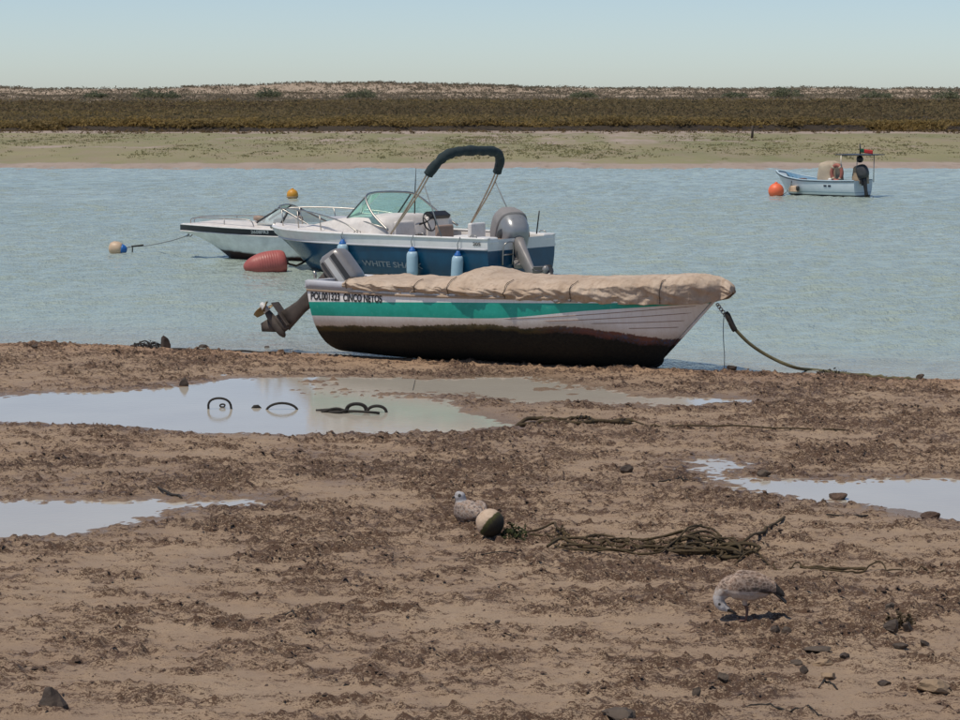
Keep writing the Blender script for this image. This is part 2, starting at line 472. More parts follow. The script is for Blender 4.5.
def ground_fields(x, y):
    b = base_z(x, y)
    s = shore_y(x) - y
    far = sstep(60, 40, np.abs(x)) * sstep(-2, 6, y)
    m1 = fbm(x * .9, y * .8, 3, 11, .55)
    m2 = fbm(x * 2.3 + 5 + y * .3, y * 4.6, 4, 23, .62)
    m3 = fbm(x * 3.4 + 2 + y * .8, y * 12., 3, 27, .62)
    mask = sstep(.335, .645, m1 * .28 + m2 * .34 + m3 * .38)
    mask = mask * sstep(.15, .9, s + (m2 - .5) * 1.2)
    lo = fbm(x * .5, y * .5, 3, 31) - .5
    fine = fbm(x * 9., y * 8., 3, 41, .6) - .5
    cr = fbm(x * 15., y * 22., 2, 51, .65)
    rough = (np.maximum(cr - .42, 0) * .14) * mask + fine * (.016 + .014 * mask)
    z = b + lo * .05 * sstep(0, 2.5, s) + rough * sstep(-.3, .4, s)
    wet = np.zeros(x.shape)
    wob = (fbm(x * 2.2, y * 1.6, 3, 61) - .5) * .5
    for nm, P, zp in PUD:
        mx0, my0 = P.min(0) - 1.5; mx1, my1 = P.max(0) + 1.5
        box = (x > mx0) & (x < mx1) & (y > my0) & (y < my1)
        if not box.any(): continue
        sd_ = poly_sd(P, x[box], y[box]) + wob[box] * (.55 if nm != 'strip' else .8)
        w = sstep(-.28, .42, sd_)
        isl = (fbm(x[box] * 1.3, y[box] * 1.9, 3, 71) - .5) * (.016 if nm != 'strip' else .05)
        zin = zp - .016 + isl * sstep(0.35, -.05, sd_ + .2) + (z[box] - b[box]) * .12
        zo = z[box] + np.maximum(0, zp + .006 + rough[box] * .8 - z[box]) * sstep(.95, .45, sd_)
        z[box] = zin * (1 - w) + zo * w
        wet[box] = np.maximum(wet[box], sstep(.75, .0, sd_))
        mask[box] *= sstep(-.05, .3, sd_) * .9 + .1 * (cr[box] > .5)
    wet = np.maximum(wet, sstep(.5, .05, np.abs(s)) * .9)
    wet = np.maximum(wet, sstep(.62, .75, fbm(x * .6, y * .5, 3, 83)) * .35)
    sand = sstep(2.6, .3, s) * .8
    return z * 1.0, mask, wet, sand
def axis(segs):
    out = [segs[0][0]]
    for a, b, st in segs:
        n = max(1, int(round((b - a) / st))); out += list(np.linspace(a, b, n + 1)[1:])
    return np.array(out)
def grid_mesh(name, xs, ys, z, attrs, mat):
    X, Y = np.meshgrid(xs, ys); nx, ny = len(xs), len(ys)
    co = np.stack([X.ravel(), Y.ravel(), z.ravel()], 1).astype(np.float32)
    i = np.arange(ny - 1)[:, None] * nx + np.arange(nx - 1)[None, :]
    q = np.stack([i, i + 1, i + nx + 1, i + nx], -1).reshape(-1, 4).astype(np.int32)
    me = bpy.data.meshes.new(name)
    me.vertices.add(len(co)); me.vertices.foreach_set('co', co.ravel())
    me.loops.add(q.size); me.loops.foreach_set('vertex_index', q.ravel())
    me.polygons.add(len(q)); me.polygons.foreach_set('loop_start', np.arange(0, q.size, 4, dtype=np.int32))
    me.polygons.foreach_set('loop_total', np.full(len(q), 4, np.int32))
    for k, a in attrs.items():
        at = me.attributes.new(k, 'FLOAT', 'POINT'); at.data.foreach_set('value', a.ravel().astype(np.float32))
    me.update(); me.validate()
    return add_obj(name, me, mat, None, True)
xs = axis([(-900, -60, 60), (-60, -9, 3), (-9, -6.6, .06), (-6.6, 6.6, .024), (6.6, 9, .06), (9, 60, 3), (60, 900, 60)])
ys = axis([(-200, -10, 20), (-10, 11.5, .7), (11.5, 22, .028), (22, 33, .04), (33, 60, 3), (60, 190, 10), (190, 2200, 100)])
GX, GY = np.meshgrid(xs, ys)
gz, gm, gw, gs = ground_fields(GX.ravel().copy(), GY.ravel().copy())
mud = grid_mesh('mud_flat', xs, ys, gz.reshape(GX.shape), {'crumb': gm, 'wet': gw, 'sand': gs}, MT['mud'])
tag(mud, kind='structure')
def gz_at(x, y):
    return float(ground_fields(np.array([x], float), np.array([y], float))[0][0])
def on_ground(px, py):
    p = at_ground(px, py); p.z = gz_at(p.x, p.y); return p
for nm, P, zp in PUD:
    mx0, my0 = P.min(0) - .4; mx1, my1 = P.max(0) + .4
    pxs = np.linspace(mx0, mx1, 60); pys = np.linspace(my0, my1, 40)
    X, Y = np.meshgrid(pxs, pys); sdv = poly_sd(P, X.ravel(), Y.ravel()).reshape(X.shape)
    mb = MB(); idx = {}
    for i in range(39):
        for j in range(59):
            if sdv[i:i + 2, j:j + 2].min() < .5:
                f = []
                for a, b in ((i, j), (i, j + 1), (i + 1, j + 1), (i + 1, j)):
                    if (a, b) not in idx:
                        idx[(a, b)] = len(mb.v); mb.v.append((pxs[b], pys[a], zp))
                    f.append(idx[(a, b)])
                mb.f.append(tuple(f)); mb.mi.append(0)
    tag(mb.build('puddle', MT['puddle']), kind='structure')

# crumbs of dried mud lying in the dark patches (one uncountable mass)
rng = np.random.default_rng(7)
NC = 520000
yy = 11.8 + (31.5 - 11.8) * rng.random(NC) ** .8
xx = (rng.random(NC) * 2 - 1) * (yy * .2 + .6) * 1.12
cz, cm, cw, cs_ = ground_fields(xx.copy(), yy.copy())
keep = (rng.random(NC) < cm ** 1.5 * .7 + .03) & (cw < .75) & (shore_y(xx) - yy > .15)
xx, yy, cz = xx[keep], yy[keep], cz[keep]
n = len(xx)
sz = (.0035 + .008 * rng.random(n) ** 2.6 + .012 * (rng.random(n) < .02) * rng.random(n)) * (1 + .02 * (yy - 14))
tpl = np.array([(1, .1, 0), (0, .9, 0), (-1, -.1, 0), (.1, -.9, 0), (.1, 0, .85)])
tf = np.array([(0, 1, 4), (1, 2, 4), (2, 3, 4), (3, 0, 4)])
ang = rng.random(n) * 6.283
V = np.repeat(tpl[None], n, 0) + .75 * (rng.random((n, 5, 3)) - .5)
V *= np.stack([sz * (1 + rng.random(n)), sz * (.8 + .5 * rng.random(n)), sz * (.6 + .6 * rng.random(n))], 1)[:, None, :]
ca, sa = np.cos(ang)[:, None], np.sin(ang)[:, None]
VX = V[:, :, 0] * ca - V[:, :, 1] * sa + xx[:, None]; VY = V[:, :, 0] * sa + V[:, :, 1] * ca + yy[:, None]
VZ = V[:, :, 2] + (cz - .003)[:, None]
def tri_mesh(name, co, tris, mat, attrs=None, smooth=False, parent=None):
    me = bpy.data.meshes.new(name)
    co = co.reshape(-1, 3).astype(np.float32); tris = tris.reshape(-1, 3).astype(np.int32)
    me.vertices.add(len(co)); me.vertices.foreach_set('co', co.ravel())
    me.loops.add(tris.size); me.loops.foreach_set('vertex_index', tris.ravel())
    me.polygons.add(len(tris)); me.polygons.foreach_set('loop_start', np.arange(0, tris.size, 3, dtype=np.int32))
    me.polygons.foreach_set('loop_total', np.full(len(tris), 3, np.int32))
    for k, a in (attrs or {}).items():
        at = me.attributes.new(k, 'FLOAT', 'POINT'); at.data.foreach_set('value', np.asarray(a, np.float32).ravel())
    me.update()
    return add_obj(name, me, mat, parent, smooth)
print('crumbs', n)
cr_o = tri_mesh('mud_crumbs', np.stack([VX, VY, VZ], -1), (tf[None] + (np.arange(n) * 5)[:, None, None]), MT['crumb'])
tag(cr_o, 'dark crumbs of mud scattered in patches over the pale silt', 'mud crumbs', kind='stuff')

# ------------------------------------------------------------------ the channel
FAR_Y = 108.5
wx = axis([(-700, -40, 60), (-40, -12, .35), (-12, 12, .15), (12, 40, .35), (40, 700, 60)])
wy = axis([(24, 45, .09), (45, 75, .15), (75, 118, .28)])
WX, WY = np.meshgrid(wx, wy)
s_ = WY - shore_y(WX)
amp = sstep(-.5, 9, s_) * .8 + .2
ww = (fbm(WX * 1.3 + WY * .25, WY * 1.9, 3, 91) - .5) * .055 + (fbm(WX * 2.6 - WY * .5, WY * 3.6, 2, 95) - .5) * .085 \
   + .006 * np.sin(WY * 2.1 + WX * .35 + 2 * vn(WX * .15, WY * .15, 97) * 6)
rdg = 1 - np.abs(2 * fbm(WX * 1.0 + WY * .3, WY * 1.35, 2, 191) - 1)
ww = ww + .03 * (rdg ** 3 - .5)
gust = .6 + .8 * fbm(WX * .08, WY * .12, 3, 99)
wz = np.where(np.abs(WX) < 41, ww * amp * gust, 0)
wo_ = grid_mesh('channel_water', wx, wy, wz, {'shallow': sstep(4.0, .0, s_) * .6}, MT['water'])
tag(wo_, kind='structure')

# ------------------------------------------------------------------ far shore, salt marsh, dunes
BANK = 187.0
def bank_y(x): return BANK + (fbm(x * .05, x * 0, 3, 111) - .5) * 9
fx = axis([(-900, -80, 40), (-80, 80, .7), (80, 900, 40)]); fy = axis([(104, 116, .35), (116, 196, 1.0)])
FX, FY = np.meshgrid(fx, fy)
edge = FAR_Y + (fbm(FX * .09, FX * 0 + 2, 3, 121) - .5) * 3
tt = np.clip((FY - edge) / (BANK - edge), -1, 1.2)
fz = np.where(tt > 0, .10 * (1 - np.exp(-tt * 30)) + .40 * tt, tt * 4) + (fbm(FX * .3, FY * .3, 4, 131) - .5) * .12 * sstep(-.01, .08, tt)
sandy = np.maximum(sstep(.11, .03, tt), sstep(.86, .95, tt)) 
sandy = np.maximum(sandy, sstep(.52, .7, fbm(FX * .03, FY * .12, 4, 141)) * .5)
tag(grid_mesh('far_mud_flat', fx, fy, fz, {'sandy': sandy}, MT['far']), kind='structure')
mx = axis([(-900, -110, 40), (-110, 110, 1.0), (110, 900, 40)]); u_ = axis([(0, .02, .0025), (.02, .2, .01), (.2, 1, .02)])
MX, U = np.meshgrid(mx, u_)
MYv = bank_y(MX) + U * (470 - BANK)
bstep = sstep(0, .006, U)
mz = .42 + (.50 + .2 * (vn(MX * .25, MX * 0, 151) - .5)) * bstep * (.55 + .45 * sstep(-42, -22, MX)) + 1.05 * U + (fbm(MX * .12, MYv * .12, 3, 161) - .5) * .25 * bstep
me_o = grid_mesh('salt_marsh', mx, u_, mz, {}, MT['marsh_ground'])
co = np.stack([MX.ravel(), MYv.ravel(), mz.ravel()], 1).astype(np.float32)
me_o.data.vertices.foreach_set('co', co.ravel()); me_o.data.update()
tag(me_o, kind='structure')
def marsh_z(x, y):
    u = np.clip((y - bank_y(x)) / (470 - BANK), 0, 1)
    b = sstep(0, .006, u)
    return .42 + (.50 + .2 * (vn(x * .25, x * 0, 151) - .5)) * b * (.55 + .45 * sstep(-42, -22, x)) + 1.05 * u + (fbm(x * .12, y * .12, 3, 161) - .5) * .25 * b
def clumps(name, x, y, z, rad, hgt, tintv, mat, nb=12, seed=1, size=.5):
    r = np.random.default_rng(seed); n = len(x)
    # leaf triangles spread through the volume of a low dome
    a = r.random((n, nb)) * 6.283; rr = np.sqrt(r.random((n, nb))); hh = r.random((n, nb)) ** .8 * np.sqrt(np.maximum(0, 1 - rr ** 2 * .8))
    cx = x[:, None] + np.cos(a) * rr * rad[:, None]; cy = y[:, None] + np.sin(a) * rr * rad[:, None]; cz_ = z[:, None] + hh * hgt[:, None]
    P = np.stack([cx, cy, cz_], -1)[:, :, None, :]
    d = (r.random((n, nb, 3, 3)) - .5) * 2
    d[..., 2] *= .8
    T = P + d * (size * np.minimum(rad, hgt * 1.6))[:, None, None, None]
    tv = np.clip(tintv[:, None, None] + (r.random((n, nb, 1)) - .5) * .2 + np.zeros((1, 1, 3)), 0, 1)
    return T.reshape(-1, 3), tv.reshape(-1)
def veg_obj(name, parts, mat, parent=None):
    co = np.concatenate([p[0] for p in parts]); tv = np.concatenate([p[1] for p in parts])
    return tri_mesh(name, co, np.arange(len(co)), mat, {'tint': tv}, parent=parent)
r = np.random.default_rng(3)
nM = 22000
yb = r.random(nM) ** 1.6
xM = (r.random(nM) * 2 - 1) * (60 + 75 * yb); yM = bank_y(xM) + 1.5 + yb * 275
tm = np.clip(-.12 + 1.0 * fbm(xM * .025, yM * .05, 4, 171, .55) + .42 * sstep(.10, .02, yb) - .06 * sstep(.1, .9, yb) + .1 * sstep(-10, -30, xM) * (yb < .2), 0, 1)
rM = .3 + .5 * r.random(nM) + .6 * yb; hM = (.16 + .24 * r.random(nM)) * (1 + .5 * (fbm(xM * .2, yM * .2, 2, 181) - .3)) * (1 + .9 * yb)
nE = 2600
xE = (r.random(nE) * 2 - 1) * 62; yE = bank_y(xE) + .35 + 1.9 * sstep(.3, .6, fbm(xE * .35, xE * 0, 3, 195)) + r.random(nE) * 1.6
pE = clumps('', xE, yE, marsh_z(xE, yE), .35 + .45 * r.random(nE), (.3 + .35 * r.random(nE)) * (.5 + fbm(xE * .3, xE * 0, 3, 191)), np.clip(.05 + .95 * fbm(xE * .1, xE * 0, 3, 193), 0, 1), None, 18, 6, .34)
vg = veg_obj('marsh_vegetation', [clumps('', xM, yM, marsh_z(xM, yM), rM, hM, tm, None, 12, 5, .36), pE], MT['marsh_veg'])
tag(vg, 'low brown and olive salt marsh growth behind the far mud bank', 'marsh plants', kind='stuff')
nF = 26000
xF = (r.random(nF) * 2 - 1) * 52; uF = r.random(nF); yF = 111 + uF * 74
kF = (r.random(nF) < np.clip(2.4 * (fbm(xF * .18, yF * .03, 4, 221, .6) - .36), .02, 1) * sstep(.06, .2, uF) * (1 - .75 * sstep(.7, .85, uF)))
xF, yF = xF[kF], yF[kF]; nF = len(xF)
eF = FAR_Y + (fbm(xF * .09, xF * 0 + 2, 3, 121) - .5) * 3; tF = (yF - eF) / (BANK - eF)
zF = .10 * (1 - np.exp(-tF * 30)) + .40 * tF + (fbm(xF * .3, yF * .3, 4, 131) - .5) * .12 * sstep(-.01, .08, tF)
fw = veg_obj('shore_weed', [clumps('', xF, yF, zF, .15 + .4 * r.random(nF), .02 + .05 * r.random(nF), np.clip(.5 * r.random(nF) + .6 * fbm(xF * .1, yF * .05, 3, 223), 0, 1), None, 8, 9, 1.0)], MT['shore_veg'])
tag(fw, 'thin olive green weed patches on the far tidal flat', 'weed', kind='stuff')
nB = 700
xB = (r.random(nB) * 2 - 1) * 52; yB = bank_y(xB) - .2 - 9 * r.random(nB) ** 2.5
bk = veg_obj('bank_debris', [clumps('', xB, yB, np.full(nB, .44) - (BANK - yB).clip(0, 12) * .004, .12 + .3 * r.random(nB), .08 + .2 * r.random(nB), .15 * r.random(nB), None, 10, 12, .6)], MT['marsh_veg'])
tag(bk, 'small dark clods and weed fallen along the foot of the far marsh bank', 'bank debris', kind='stuff')
# dunes
dx = axis([(-1200, -160, 40), (-160, 160, 1.6), (160, 1200, 40)]); dy = axis([(455, 640, 3.), (640, 2200, 120)])
DX, DY = np.meshgrid(dx, dy)
def dune_z(x, y):
    k = sstep(455, 480, y) * 1.0
    r1 = np.exp(-((y - 505 - 14 * (vn(x * .01, x * 0, 201) - .5)) / 16) ** 2) * (.5 + 1.5 * fbm(x * .03, y * .02, 3, 203))
    r2 = np.exp(-((y - 560) / 24) ** 2) * (.9 + 3.2 * np.maximum(fbm(x * .022, y * .015, 4, 205) - .18, 0) + .25 * np.exp(-((x + 15) / 30) ** 2) + .25)
    z = 1.85 + .45 * k + r1 * .7 + r2 * 1.12 + .35 * sstep(515, 550, y) + (fbm(x * .12, y * .1, 4, 207) - .5) * .8 * k
    return np.where(y > 650, 2.0, z)
tag(grid_mesh('dunes', dx, dy, dune_z(DX, DY), {}, MT['dune_sand']), kind='structure')
nD = 30000
xD = (r.random(nD) * 2 - 1) * 150; yD = 458 + r.random(nD) * 112
kp = r.random(nD) < np.clip(.6 + .8 * (fbm(xD * .05, yD * .05, 3, 211) - .3) + .9 * sstep(500, 480, yD), 0, 1)
xD, yD = xD[kp], yD[kp]; nD = len(xD)
ds = veg_obj('dune_scrub', [clumps('', xD, yD, dune_z(xD, yD) - .05, .35 + .75 * r.random(nD) ** 1.5, .25 + .45 * r.random(nD), fbm(xD * .08, yD * .08, 3, 213), None, 10, 8, .4)], MT['dune_veg'])
tag(ds, 'grey green scrub dotted over the pale dunes on the horizon', 'dune scrub', kind='stuff')
bush_spec = [(95, 97, 2.6, 1.6, 'low dark green bush at the foot of the dunes, farthest left'),
             (148, 97, 4.4, 2.2, 'wide mid green bush on the dunes above the leftmost float'),
             (166, 98, 3.0, 1.9, 'rounded green bush just right of the wide bush on the dunes'),
             (267, 97, 3.4, 2.4, 'green bush on the dunes directly above the yellow ball buoy'),
             (361, 97, 4.6, 2.3, 'broad green bush on the dunes above the blue boat windshield'),
             (583, 97, 3.0, 1.8, 'small green bush on the dunes near the photo centre'),
             (735, 97, 2.6, 1.6, 'low grey green bush on the dunes left of the tall right one'),
             (786, 97, 3.6, 2.6, 'tall dark green bush on the dunes above the small blue boat bow'),
             (876, 97, 3.8, 2.0, 'wide low bush on the dunes above the small blue boat stern'),
             (947, 96, 3.6, 2.4, 'green bush on the dunes at the right edge of the view')]
for i, (px, py, rad, hg, lab) in enumerate(bush_spec):
    d = 482.0
    p = at_depth(px, py, d); z0 = float(dune_z(np.array([p.x]), np.array([d]))[0])
    b = empty('dune_bush', (p.x, d, z0 - .1), label=lab, cat='bush', group='bushes along the dunes')
    rr = np.random.default_rng(50 + i); k = 26
    a = rr.random(k) * 6.283; q = np.sqrt(rr.random(k)) * rad * .8
    cx, cy = np.cos(a) * q, np.sin(a) * q
    top = np.sqrt(np.maximum(.1, 1 - (q / rad) ** 2)) * hg
    veg_obj('crown', [clumps('', cx, cy, top * .25, np.full(k, .85), top * (.55 + .4 * rr.random(k)), rr.random(k), None, 44, 60 + i, .34)], MT['bush_veg'], b)
    mb = MB()
    for s in range(5):
        a = s * 1.26 + i; mb.tube([(0, 0, 0), (.25 * rad * math.cos(a), .25 * rad * math.sin(a), hg * .35), (.5 * rad * math.cos(a), .5 * rad * math.sin(a), hg * .7)], [.12, .08, .03], 5)
    mb.build('stem', MT['shrub_bark'], b)
# dead wood and stakes on the far flat
p = at_z(752, 137, .47)
tag(MB().tube([(p.x, p.y, .3), (p.x + .03, p.y, .9), (p.x + .02, p.y, 1.25)], [.09, .08, .07], 8).build('wooden_post', MT['wood_post']), 'short dark wooden post standing on the far mud below the marsh bank', 'post')

def lay(pp, rad):
    # no rope point sinks under the mud it lies on
    g = ground_fields(np.array([q.x for q in pp]), np.array([q.y for q in pp]))[0]
    return [Vector((q.x, q.y, max(q.z, float(h) + rad * .7))) for q, h in zip(pp, g)]
# ------------------------------------------------------------------ hull tools
def pchip(xk, yk, x):
    xk = np.asarray(xk, float); yk = np.asarray(yk, float)
    h = np.diff(xk); dl = np.diff(yk) / h
    m = np.zeros(len(xk)); m[0] = dl[0]; m[-1] = dl[-1]
    for i in range(1, len(xk) - 1):
        m[i] = 0 if dl[i - 1] * dl[i] <= 0 else 2 / (1 / dl[i - 1] + 1 / dl[i])
    i = np.clip(np.searchsorted(xk, x) - 1, 0, len(h) - 1); t = (x - xk[i]) / h[i]
    return (2 * t ** 3 - 3 * t ** 2 + 1) * yk[i] + (t ** 3 - 2 * t ** 2 + t) * h[i] * m[i] + (-2 * t ** 3 + 3 * t ** 2) * yk[i + 1] + (t ** 3 - t ** 2) * h[i] * m[i + 1]
class Hull:
    def __init__(s, L, t, hb, zg, yc, zc, zk, rake, rp=5, trake=0.0, bulge=.85, top=0.0):
        s.L, s.t, s.hb, s.zg, s.yc, s.zc, s.zk, s.rake, s.rp, s.trake = L, t, hb, zg, yc, zc, zk, rake, rp, trake
        tt = np.linspace(0, 1, 801); s.bulge = bulge; s.top = top
        s.tab = np.stack([pchip(t, np.asarray(a, float), tt) for a in (hb, zg, yc, zc, zk)], 1).tolist()
    def P(s, t, v, side=1):
        f = min(max(t, 0.), 1.) * 800; i = min(int(f), 799); f -= i
        A, B = s.tab[i], s.tab[i + 1]
        hb, zg, yc, zc, zk = (a + (b - a) * f for a, b in zip(A, B))
        hb = max(0, hb); yc = max(0, yc)
        q = 1 - v
        y = 3 * q * q * v * yc * s.bulge + 3 * q * v * v * yc * 1.03 + v ** 3 * hb
        z = q ** 3 * zk + 3 * q * q * v * (zk + .22 * (zc - zk)) + 3 * q * v * v * zc + v ** 3 * zg
        vz = (z - zk) / max(1e-6, zg - zk)
        g_ = min(1., max(0., (zg - z - s.top) / max(1e-6, zg - zk - s.top)))
        x = s.L * t - s.rake * t ** s.rp * g_ + s.trake * (1 - t) ** 8 * (1 - vz)
        return Vector((x, side * y, z))
    def gun(s, t, side=1): return s.P(t, 1.0, side)
    def solve(s, x, z, side=1):
        t = x / s.L; v = .5
        for _ in range(8):
            lo, hi = 0., 1.
            for _ in range(22):
                v = (lo + hi) / 2
                if s.P(t, v).z < z: lo = v
                else: hi = v
            t = min(1, max(0, t + (x - s.P(t, v).x) / s.L))
        p = s.P(t, v, side); a = s.P(min(1, t + .01), v, side) - s.P(max(0, t - .01), v, side); b = s.P(t, min(1, v + .02), side) - s.P(t, max(0, v - .02), side)
        nrm = a.cross(b).normalized()
        if nrm.y * side < 0: nrm = -nrm
        return p, nrm
    def mesh(s, nt=72, nv=28, fields=None, v1=1.0):
        mb = MB(); rows = []
        ts = 1 - (1 - np.linspace(0, 1, nt)) ** 1.35
        for t in ts:
            row = [s.P(t, v, -1) for v in np.linspace(v1, 0, nv)] + [s.P(t, v, 1) for v in np.linspace(0, v1, nv)[1:]]
            rows.append(row)
        mb.quad_grid(rows)
        for k, fn in (fields or {}).items(): mb.attr[k] = [fn(Vector(p)) for p in mb.v]
        return mb
    def transom(s, nv=24, off=0.0, x=0.0):
        mb = MB(); idx = []
        L_ = [s.P(0, v, -1) for v in np.linspace(1, 0, nv)]; R_ = [s.P(0, v, 1) for v in np.linspace(1, 0, nv)]
        rows = []
        for a, b in zip(L_, R_): rows.append([a.lerp(b, k / 8) + Vector((off, 0, 0)) for k in range(9)])
        return mb.quad_grid(rows)
    def rub(s, dz, rad, n=70, side=(-1, 1)):
        mb = MB()
        for sd_ in side:
            pts = []
            for t in 1 - (1 - np.linspace(0, .998, n)) ** 1.3:
                zt_ = s.P(t, 1).z + dz; lo, hi = 0., 1.
                for _ in range(18):
                    v = (lo + hi) / 2
                    if s.P(t, v).z < zt_: lo = v
                    else: hi = v
                p = s.P(t, v, sd_); pts.append(p + Vector((.003, sd_ * rad * .5, 0)))
            mb.tube(pts, rad, 8)
        return mb
    def rail(s, w, h, t0=0., t1=1., dz=0., dy=0., n=60, side=(-1, 1), curve=1.3):
        # rectangular gunwale strip, outer face dy outside the hull
        mb = MB()
        for sd_ in side:
            rows = []
            for t in t0 + (t1 - t0) * (1 - (1 - np.linspace(0, 1, n)) ** curve):
                g = s.gun(t, sd_); e = 1e-3
                tg = s.gun(min(1, t + .004), sd_) - s.gun(max(0, t - .004), sd_); tg.z = 0; tg.normalize()
                o = Vector((tg.y, -tg.x, 0)); o = o if o.y * sd_ > 0 else -o
                b = g + o * dy + Vector((0, 0, dz)); c = o * -w; u = Vector((0, 0, h))
                k = .25
                rows.append([b, b + u * (1 - k), b + u + c * k, b + u + c * (1 - k), b + u * (1 - k) + c, b + c])
            mb.quad_grid(rows, closed_u=True, cap0=True, cap1=True)
        return mb
def text_on(hull, txt, x0, z0, h, side, mat, parent, sx=.8, bold=.012, direction=None, slope=0., off=.006, name='lettering', length=None):
    cu = bpy.data.curves.new('txt', 'FONT'); cu.body = txt; cu.size = 1.0; cu.offset = bold; cu.resolution_u = 3
    ob = bpy.data.objects.new('txt', cu); COL.objects.link(ob)
    dg = bpy.context.evaluated_depsgraph_get(); dg.update()
    me = bpy.data.meshes.new_from_object(ob.evaluated_get(dg))
    bpy.data.objects.remove(ob); bpy.data.curves.remove(cu)
    vs = np.array([v.co[:] for v in me.vertices]); fs = [tuple(p.vertices) for p in me.polygons]
    bpy.data.meshes.remove(me)
    vs[:, 0] -= vs[:, 0].min(); cap = vs[:, 1].max()
    k = h / cap; sxx = length / (vs[:, 0].max()) if length else k * sx
    # starboard text runs stern to bow when the bow points right; port runs bow to stern
    dirn = direction or (1 if side < 0 else -1)
    mb = MB()
    for a, b, _ in vs:
        x = x0 + dirn * a * sxx; p, nr = hull.solve(x, z0 + b * k + slope * a * sxx, side)
        mb.v.append(tuple(p + nr * off))
    mb.f = fs; mb.mi = [0] * len(fs)
    return mb.build(name, mat, parent, smooth=False)
def outboard(parent, loc, tilt, sc, mats, yaw=0., cover=None, style='plain'):
    """motor with its shaft along local z; tilt swings the leg aft. mats: cowl, band, leg, gear, prop"""
    Mx = Matrix.Translation(loc) @ Matrix.Rotation(yaw, 4, 'Z') @ Matrix.Rotation(tilt, 4, 'Y') @ Matrix.Scale(sc, 4)
    mb = MB()
    mb.loft([(.22, -.16, 0, .15, .09, 3), (.0, -.16, 0, .13, .075, 3), (-.3, -.15, 0, .11, .055, 3), (-.55, -.14, 0, .1, .045, 2.5), (-.7, -.14, 0, .12, .04, 2.2), (-.86, -.14, 0, .14, .035, 2.2)], 20)
    root = mb.build('outboard_motor', mats[2], parent, xf=Mx)
    mb = MB().box((-.02, 0, -.02), (.035, .12, .2)).box((.05, 0, .12), (.06, .1, .03)).box((.07, .07, .0), (.03, .02, .12)).box((.07, -.07, .0), (.03, .02, .12))
    mb.build('clamp_bracket', mats[3], root, xf=Mx, bevel=.01, smooth=False)
    if style == 'boxy':
        rings = [(.1, -.16, 0, .24, .15, 4), (.14, -.16, 0, .28, .175, 4.5), (.2, -.16, 0, .295, .185, 5), (.36, -.155, 0, .285, .185, 5), (.43, -.15, 0, .27, .175, 5), (.465, -.14, 0, .24, .15, 4.5), (.475, -.14, 0, .16, .1, 4)]
    else:
        rings = [(.14, -.15, 0, .2, .13, 3), (.2, -.14, 0, .27, .175, 3), (.3, -.13, 0, .325, .21, 3), (.45, -.12, 0, .345, .222, 3), (.6, -.1, 0, .34, .22, 2.8), (.74, -.08, 0, .31, .2, 2.6), (.84, -.06, 0, .24, .155, 2.4), (.885, -.05, 0, .14, .09, 2.2), (.895, -.05, 0, .05, .03, 2)]
    cw_ = MB().loft(rings, 36).build('cowl', mats[0], root, xf=Mx)
    sm = []
    for sgn in (-1, 1):
        if style == 'boxy':
            m2 = MB()
            for a, b, mi in ((.15, .19, 1), (.22, .30, 0), (.33, .40, 1)):
                m2.box((-.155, sgn * .187, (a + b) / 2), (.21, .004, (b - a) / 2), mi=mi)
            m2.build('side_stripe', [MT['motor_white'], MT['motor_dark']], root, xf=Mx, smooth=False)
        else:
            m2 = MB(); rows = []
            for i in range(9):
                x = -.33 + i * .045; w = .085 * math.sin(math.pi * (i + .6) / 9.4)
                zc_ = .33 + .012 * i
                rows.append([(x, sgn * (.222 - .004 - .5 * max(0, abs(x + .12) - .06) ** 2 * 4), zc_ - w), (x, sgn * (.232 - .5 * max(0, abs(x + .12) - .06) ** 2 * 4), zc_), (x, sgn * (.222 - .004 - .5 * max(0, abs(x + .12) - .06) ** 2 * 4), zc_ + w)])
            m2.quad_grid(rows).build('side_vent', MT['motor_dark'], root, xf=Mx)
    if cover:
        cr_ = []
        for z, cx, cy, hx, hy, e in [(.47, -.118, 0, .362, .237, 3), (.5, -.117, 0, .365, .24, 3), (.6, -.1, 0, .36, .238, 2.8), (.74, -.08, 0, .332, .22, 2.6), (.85, -.06, 0, .26, .175, 2.4), (.905, -.05, 0, .15, .1, 2.2), (.918, -.05, 0, .05, .03, 2)]:
            cr_.append((z, cx, cy, hx, hy, e))
        c = MB().loft(cr_, 48)
        c.v = [tuple(Vector(p) + Vector((p[0] + .1, p[1], 0)).normalized() * (.012 * mnoise.noise(Vector((p[0] * 9, p[1] * 9, p[2] * 5))))) for p in c.v]
        c.build('motor_cover', cover, root, xf=Mx)
    g = MB()
    g.loft([(-.86, -.15, 0, .15, .03, 2.2), (-.9, -.14, 0, .15, .035, 2.2)], 18)
    rows = []
    for x, rr in ((.14, .005), (.12, .03), (.07, .052), (.0, .062), (-.15, .062), (-.24, .055), (-.3, .045)):
        rows.append([(x - .1, rr * math.cos(a), -1.02 + rr * math.sin(a)) for a in np.linspace(0, 2 * math.pi, 17)[:-1]])
    g.quad_grid(rows, closed_u=True, cap0=True, cap1=True)
    g.loft([(-.88, -.14, 0, .13, .03, 2.2), (-1.0, -.16, 0, .14, .04, 2.2)], 16)
    sk = [(-.08, -1.06), (-.32, -1.06), (-.34, -1.2), (-.24, -1.26)]
    for yv in (-.009, .009): g.v += [(a, yv, b) for a, b in sk]
    n0 = len(g.v) - 8
    for q in ((0, 1, 2, 3), (7, 6, 5, 4), (0, 4, 5, 1), (1, 5, 6, 2), (2, 6, 7, 3), (3, 7, 4, 0)): g.f.append(tuple(n0 + i for i in q)); g.mi.append(0)
    g.build('gearcase', mats[3], root, xf=Mx)
    pl = MB().box((-.24, 0, -.84), (.2, .11, .008)).build('anti_ventilation_plate', mats[3], root, xf=Mx, bevel=.006, smooth=False)
    hub = MB(); rows = []
